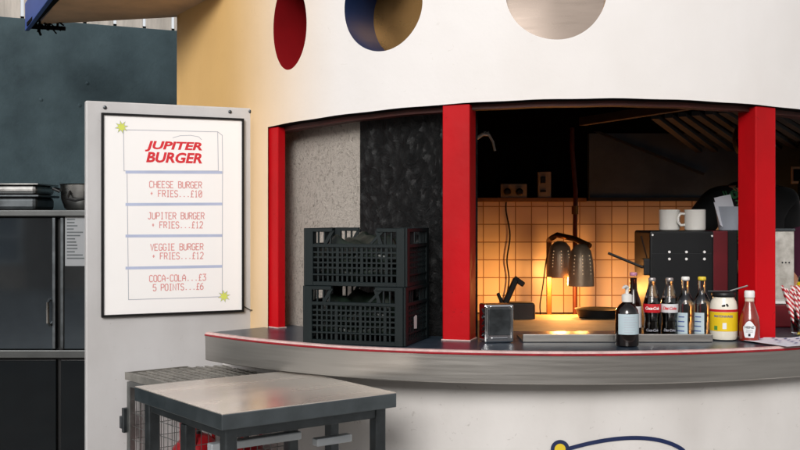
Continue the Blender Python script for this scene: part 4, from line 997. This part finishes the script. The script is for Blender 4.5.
mb = MB(); p = at(486, 133, 5.0) - q0; mb.box(p, (.03, .015, .018), bev=.003); mb.build('bracket', 'steel', tp)
# utensils left of the lamp
tb = thing('utensil_tub', 'dark tub on the bench right behind the napkin dispenser', 'tub', (gx(520, 5.6), 5.6, .886), 0)
hT = gz(302, 5.6) - .886
mb = MB(); mb.box((0, 0, hT / 2), (.15, .12, hT), bev=.012); mb.build('tub_body', mat('grey_tub', '3A302A', .6, var=.3), tb)
tz = thing('steel_tongs', 'black handled tongs sticking up out of the utensil tub', 'tongs', (gx(508, 5.55), 5.50, .886), 0)
q0 = Vector((gx(508, 5.55), 5.50, .886)); mb = MB()
mb.bar(at(504, 306, 5.5) - q0, at(516, 279, 5.5) - q0, .03, .04, up=(0, 1, 0), bev=.006); mb.bar(at(514, 278, 5.5) - q0, at(524, 285, 5.5) - q0, .028, .024, up=(0, 1, 0), bev=.006); mb.bar(at(503, 305, 5.5) - q0, at(498, 293, 5.5) - q0, .02, .018, up=(0, 1, 0), bev=.004); mb.bar(at(508, 330, 5.5) - q0, at(505, 302, 5.5) - q0, .02, .03, up=(0, 1, 0))
mb.build('handles', 'black_plastic', tz)
# pass board and pans under the lamp
sb2 = thing('steel_pan', 'dark shallow pan standing under the heat lamps', 'pan', (gx(599, 5.62), 5.62, .95), 0)
mb = MB(); mb.lathe([(.10, 0), (.11, .004), (.125, .045), (.13, .047), (.12, .043), (.10, .01), (.03, .008)], 32); mb.build('pan_body', 'machine', sb2)
mb = MB(); mb.bar((.12, 0, .038), (.30, .05, .05), .022, .012, bev=.004); mb.build('handle', 'black_plastic', sb2)
pbd = thing('pass_board', 'pale timber pass board lit orange under the heat lamps', 'board', (gx(560, 5.4), 5.4, .886), 0)
mb = MB(); mb.box((.0, .1, .032), (.72, .62, .064), bev=.005); mb.build('board_top', 'bench', pbd)
sb2.location.z = .952
# tan notice at the far right
nt_ = thing('hanging_notice', 'small tan framed notice hanging at the far right of the kitchen', 'notice', at(800, 182, 6.1), R_(-8))
mb = MB(); mb.box((0, 0, .04), (.10, .012, .10), bev=.003); mb.build('frame', 'ledge', nt_)
mb = MB(); mb.box((0, -.008, .04), (.075, .004, .07)); mb.build('face', 'dark_panel', nt_)

# ------------------------------------------------------------------ people
def skin_mesh(name, verts, edges, radii, m, parent, root=0, lv=2):
    me = bpy.data.meshes.new(name); me.from_pydata([Vector(v) for v in verts], edges, [])
    o = bpy.data.objects.new(name, me); COL.objects.link(o); sm = o.modifiers.new('Skin', 'SKIN'); sm.use_smooth_shade = True; sm.branch_smoothing = .6
    for i, r in enumerate(radii):
        sv = me.skin_vertices[0].data[i]; sv.radius = r if isinstance(r, tuple) else (r, r); sv.use_root = (i == root)
    sd = o.modifiers.new('Sub', 'SUBSURF'); sd.levels = lv; sd.render_levels = lv
    dg = bpy.context.evaluated_depsgraph_get(); nm = bpy.data.meshes.new_from_object(o.evaluated_get(dg)); bpy.data.objects.remove(o); bpy.data.meshes.remove(me)
    nm.polygons.foreach_set('use_smooth', [True] * len(nm.polygons)); nm.materials.clear(); nm.materials.append(M[m])
    q = bpy.data.objects.new(name, nm); COL.objects.link(q); q.parent = parent; return q
def person(label, loc, rz, Hs, shirt, arms, lean=0.0, print_=None):
    k = Hs / 1.75; pr = thing('person', label, 'person', loc, rz)
    V = []; E = []; Rr = []
    def add(p, r, par=None):
        V.append(Vector(p) * k); Rr.append(tuple(x * k for x in r) if isinstance(r, tuple) else r * k)
        if par is not None: E.append((par, len(V) - 1))
        return len(V) - 1
    pel = add((0, 0, .95), (.15, .11)); ab = add((0, -.01 - lean * .2, 1.10), (.135, .10), pel); ch = add((0, -lean * .6, 1.30), (.155, .11), ab); up = add((0, .01 - lean, 1.42), (.12, .085), ch)
    nk = add((0, -.005 - lean * 1.1, 1.50), .052, up); h1 = add((0, -.02 - lean * 1.2, 1.56), .062, nk); h2 = add((0, -.02 - lean * 1.25, 1.63), (.073, .088), h1); h3 = add((0, -.005 - lean * 1.25, 1.70), (.066, .078), h2)
    S1, T1 = [], []
    for s_, arm in zip((-1, 1), arms):
        sh = add((s_ * .175, .01 - lean, 1.40), .055, up); el = add(arm[0], .040, sh); wr = add(arm[1], .027, el); d_ = (Vector(arm[1]) - Vector(arm[0])).normalized()
        pa = add(Vector(arm[1]) + d_ * .06, (.032, .018), wr); side_ = Vector((0, 0, 1)).cross(d_); side_ = side_.normalized() if side_.length > .1 else Vector((1, 0, 0)); nn = d_.cross(side_)
        for fi, (o_, l_) in enumerate(((-.026, .072), (-.009, .085), (.009, .08), (.026, .062))):
            f1 = add(Vector(arm[1]) + d_ * .10 + side_ * o_, .0095, pa); f2 = add(Vector(V[f1]) / k + d_ * l_ * .5 + nn * .006, .0085, f1); add(Vector(V[f2]) / k + d_ * l_ * .4 + nn * .020, .007, f2)
        th = add(Vector(arm[1]) + d_ * .05 + side_ * .045 * s_, .0105, pa); add(Vector(V[th]) / k + d_ * .04 + side_ * .012 * s_ + nn * .01, .0085, th)
        S1.append((Vector((s_ * .175, .01 - lean, 1.40)), Vector(arm[0]) * .75 + Vector((s_ * .175, .01 - lean, 1.40)) * .25))
        hp = add((s_ * .09, 0, .88), .085, pel); kn = add((s_ * .10, -.01, .48), .058, hp); an = add((s_ * .10, .02, .09), .04, kn); add((s_ * .11, -.11, .04), (.04, .03), an)
    skin_mesh('body', V, E, Rr, 'skin', pr)
    # clothing
    Vs = [(0, -.002, .90), (0, -.01 - lean * .2, 1.10), (0, -lean * .6, 1.30), (0, .01 - lean, 1.42), (0, -.002 - lean * 1.05, 1.465)]; Es = [(0, 1), (1, 2), (2, 3), (3, 4)]; rs = [(.178, .132), (.172, .126), (.205, .134), (.160, .110), (.078, .07)]
    for a, b in S1:
        i = len(Vs); Vs += [a, a * .5 + b * .5, b]; rs += [.088, .080, .078]; Es += [(3, i), (i, i + 1), (i + 1, i + 2)]
    st = skin_mesh('tee_shirt', [Vector(v) * k for v in Vs], Es, [tuple(x * k for x in r) if isinstance(r, tuple) else r * k for r in rs], shirt, pr)
    Vs = [(0, 0, .96), (-.09, 0, .86), (-.10, -.01, .48), (-.10, .02, .12), (.09, 0, .86), (.10, -.01, .48), (.10, .02, .12)]
    skin_mesh('trousers', [Vector(v) * k for v in Vs], [(0, 1), (1, 2), (2, 3), (0, 4), (4, 5), (5, 6)], [(.16 * k, .12 * k), .10 * k, .075 * k, .065 * k, .10 * k, .075 * k, .065 * k], 'trousers', pr)
    hy = -lean * 1.25
    mb = MB()
    for s_ in (-1, 1): mb.lathe([(.002, -.012), (.010, -.007), (.0125, 0), (.010, .007), (.002, .012)], 14, c=Vector((s_ * .031, -.098 + hy, 1.635)) * k)
    mb.build('eyes', 'eye_white', pr)
    mb = MB()
    for s_ in (-1, 1): mb.lathe([(.001, -.005), (.005, 0), (.001, .005)], 10, c=Vector((s_ * .031, -.108 + hy, 1.635)) * k)
    mb.build('pupils', 'ink_black', pr)
    mb = MB(); mb.tube([Vector((0, -.100 + hy, 1.65)) * k, Vector((0, -.116 + hy, 1.612)) * k, Vector((0, -.122 + hy, 1.598)) * k, Vector((0, -.10 + hy, 1.592)) * k], [.006, .011, .013, .008], 10); mb.build('nose', 'skin', pr, smooth=80)
    mb = MB(); mb.tube([Vector((-.024, -.092 + hy, 1.563)) * k, Vector((0, -.102 + hy, 1.562)) * k, Vector((.024, -.092 + hy, 1.563)) * k], [.003, .007, .003], 8); mb.build('mouth', 'lip', pr, smooth=80)
    for s_ in (-1, 1):
        mb = MB(); mb.lathe([(.003, -.028), (.009, -.02), (.010, 0), (.012, .018), (.004, .028)], 12, c=Vector((s_ * .074, -.01 + hy, 1.625)) * k); mb.build('ear', 'skin', pr, smooth=80)
    mb = MB(); t = bmesh.new(); bmesh.ops.create_uvsphere(t, u_segments=28, v_segments=18, radius=1)
    for v in list(t.verts):
        if v.co.z < -.1 and v.co.y < -.15 or v.co.z < .35 and v.co.y < -.55 or v.co.z < -.65: t.verts.remove(v)
    bmesh.ops.transform(t, matrix=Matrix.Translation(Vector((0, .012 + hy, 1.672)) * k) @ Matrix.Diagonal((.090 * k, .108 * k, .105 * k, 1)), verts=t.verts); mb._merge(t, None)
    mb.bm.faces.ensure_lookup_table()
    for f in mb.bm.faces: f.smooth = True
    mb.build('hair', 'hair', pr, smooth=80)
    if print_:
        mb = MB(); random.seed(6)
        from mathutils.bvhtree import BVHTree
        bv = BVHTree.FromPolygons([v.co for v in st.data.vertices], [tuple(p.vertices) for p in st.data.polygons])
        for i in range(60):
            x = random.uniform(-.20, -.02) * k; z = random.uniform(1.18, 1.43) * k; r = random.uniform(.008, .018) * k; a = random.uniform(0, 6); ln = []
            for q in (0, 1.2, 2.4, 3.6):
                h_ = bv.ray_cast(Vector((x + r * math.cos(a + q), -1, z + r * math.sin(a + q))), Vector((0, 1, 0)))
                if h_[0] is not None: ln.append(h_[0] + Vector((0, -.001, 0)))
            if len(ln) > 2: mb.tube(ln, .0042, 5)
        mb.build('shirt_print', print_, st)
    return pr
person('person in a black tee shirt with green print behind the right post', (gx(749, 5.28), 5.28, .10), R_(14), 1.86, 'shirt_black', (((-.36, -.06, 1.18), (-.18, -.30, 1.06)), ((.22, .05, 1.14), (.10, -.20, 1.02))), .04, 'print_green')
person('person in a maroon top at the right edge of the opening', (gx(814, 5.1), 5.1, .10), R_(115), 1.60, 'shirt_maroon', (((-.26, -.02, 1.14), (-.16, -.28, 1.05)), ((.26, -.02, 1.14), (.16, -.28, 1.05))), .03)

# ------------------------------------------------------------------ ground and the street behind the camera
mb = MB(); mb.faces([(-300, -300, 0), (300, -300, 0), (300, 300, 0), (-300, 300, 0)], [(0, 1, 2, 3)]); tag(mb.build('ground', 'ground', smooth=0), kind='structure')
sbd = thing('street_building', 'tan rendered street building with white sash windows, seen in reflections', 'building', (0, -11, 0))
mb = MB(); mb.box((-1, -2.5, 2.6), (30, 5, 5.2)); mb.build('facade', 'facade', sbd)
mb = MB(); mb.box((-1, -2.45, 5.27), (30.4, 5.3, .14)); mb.build('parapet', 'trim_white', sbd)
mb = MB(); mb.box((-7.45, .02, 1.05), (.62, .04, 2.1)); dr = mb.build('door', 'kraft', sbd)
mb = MB(); mb.tube([(-7.24, .05, 1.0), (-7.24, .09, 1.02), (-7.24, .09, 1.12), (-7.24, .05, 1.14)], .012); mb.build('handle', 'steel', dr)
mb = MB(); mb.box((-8.3, .012, 1.1), (.8, .02, 1.0)); wn = mb.build('window', 'window_glass', sbd)
mb = MB()
for c, d in (((-8.3, .04, 1.63), (.95, .08, .07)), ((-8.3, .04, .57), (.95, .08, .07)), ((-8.73, .04, 1.1), (.07, .07, 1.0)), ((-7.87, .04, 1.1), (.07, .07, 1.0)), ((-8.3, .04, 1.1), (.8, .05, .05))): mb.box(c, d)
mb.build('window_frame', 'trim_white', wn)
for i in range(9):
    for z in (1.5, 3.9):
        if z < 2 and i == 2: continue
        x = -13 + i * 3.0; mb = MB(); mb.box((x, .012, z), (1.2, .02, 1.5)); wn = mb.build('window', 'window_glass', sbd)
        mb = MB()
        for c, d in (((x, .04, z + .78), (1.4, .09, .08)), ((x, .06, z - .79), (1.5, .14, .08)), ((x - .63, .04, z), (.08, .07, 1.5)), ((x + .63, .04, z), (.08, .07, 1.5)), ((x, .04, z), (1.18, .05, .05))): mb.box(c, d)
        mb.build('window_frame', 'trim_white', wn)

# ------------------------------------------------------------------ light, sky, camera
SUN = Vector((-.20, -.86, .41)).normalized()
el = math.asin(SUN.z); az = math.atan2(SUN.x, SUN.y)
w = bpy.data.worlds.new('World'); scene.world = w; w.use_nodes = True; nt = w.node_tree; bg = nt.nodes['Background']
sky = nt.nodes.new('ShaderNodeTexSky'); sky.sky_type = 'NISHITA'; sky.sun_disc = False; sky.sun_elevation = el; sky.sun_rotation = az; sky.air_density = 1.0; sky.dust_density = 2.0; sky.ozone_density = .6
hs = nt.nodes.new('ShaderNodeHueSaturation'); hs.inputs['Saturation'].default_value = .25; nt.links.new(sky.outputs[0], hs.inputs['Color'])
tn_ = nt.nodes.new('ShaderNodeMix'); tn_.data_type = 'RGBA'; tn_.blend_type = 'MULTIPLY'; tn_.inputs[0].default_value = 1; nt.links.new(hs.outputs[0], tn_.inputs[6]); tn_.inputs[7].default_value = (1.0, .975, .96, 1)
nt.links.new(tn_.outputs[2], bg.inputs['Color']); bg.inputs['Strength'].default_value = .15
sl = bpy.data.lights.new('sun', 'SUN'); sl.energy = 2.15; sl.angle = R_(24); sl.color = (1, .975, .955); so = bpy.data.objects.new('sun', sl); COL.objects.link(so)
so.rotation_euler = (-SUN).to_track_quat('-Z', 'Y').to_euler(); so.location = (-6, -6, 8)
cam = bpy.data.cameras.new('camera'); co = bpy.data.objects.new('camera', cam); COL.objects.link(co); cam.sensor_width = 36; cam.lens = 36 * F / 800; cam.clip_start = .05; cam.clip_end = 1000
co.location = (0, 0, EYE); co.rotation_euler = (R_(90), 0, 0); cam.shift_y = -(225 - HZ) / 800
scene.camera = co
scene.view_settings.view_transform = 'Standard'; scene.view_settings.look = 'None'; scene.view_settings.exposure = 0; scene.view_settings.gamma = 1
scene.render.engine = 'CYCLES'; scene.cycles.use_denoising = True; scene.cycles.max_bounces = 8; scene.cycles.transmission_bounces = 6
scene.cycles.sample_clamp_indirect = 6; scene.cycles.caustics_reflective = False; scene.cycles.caustics_refractive = False
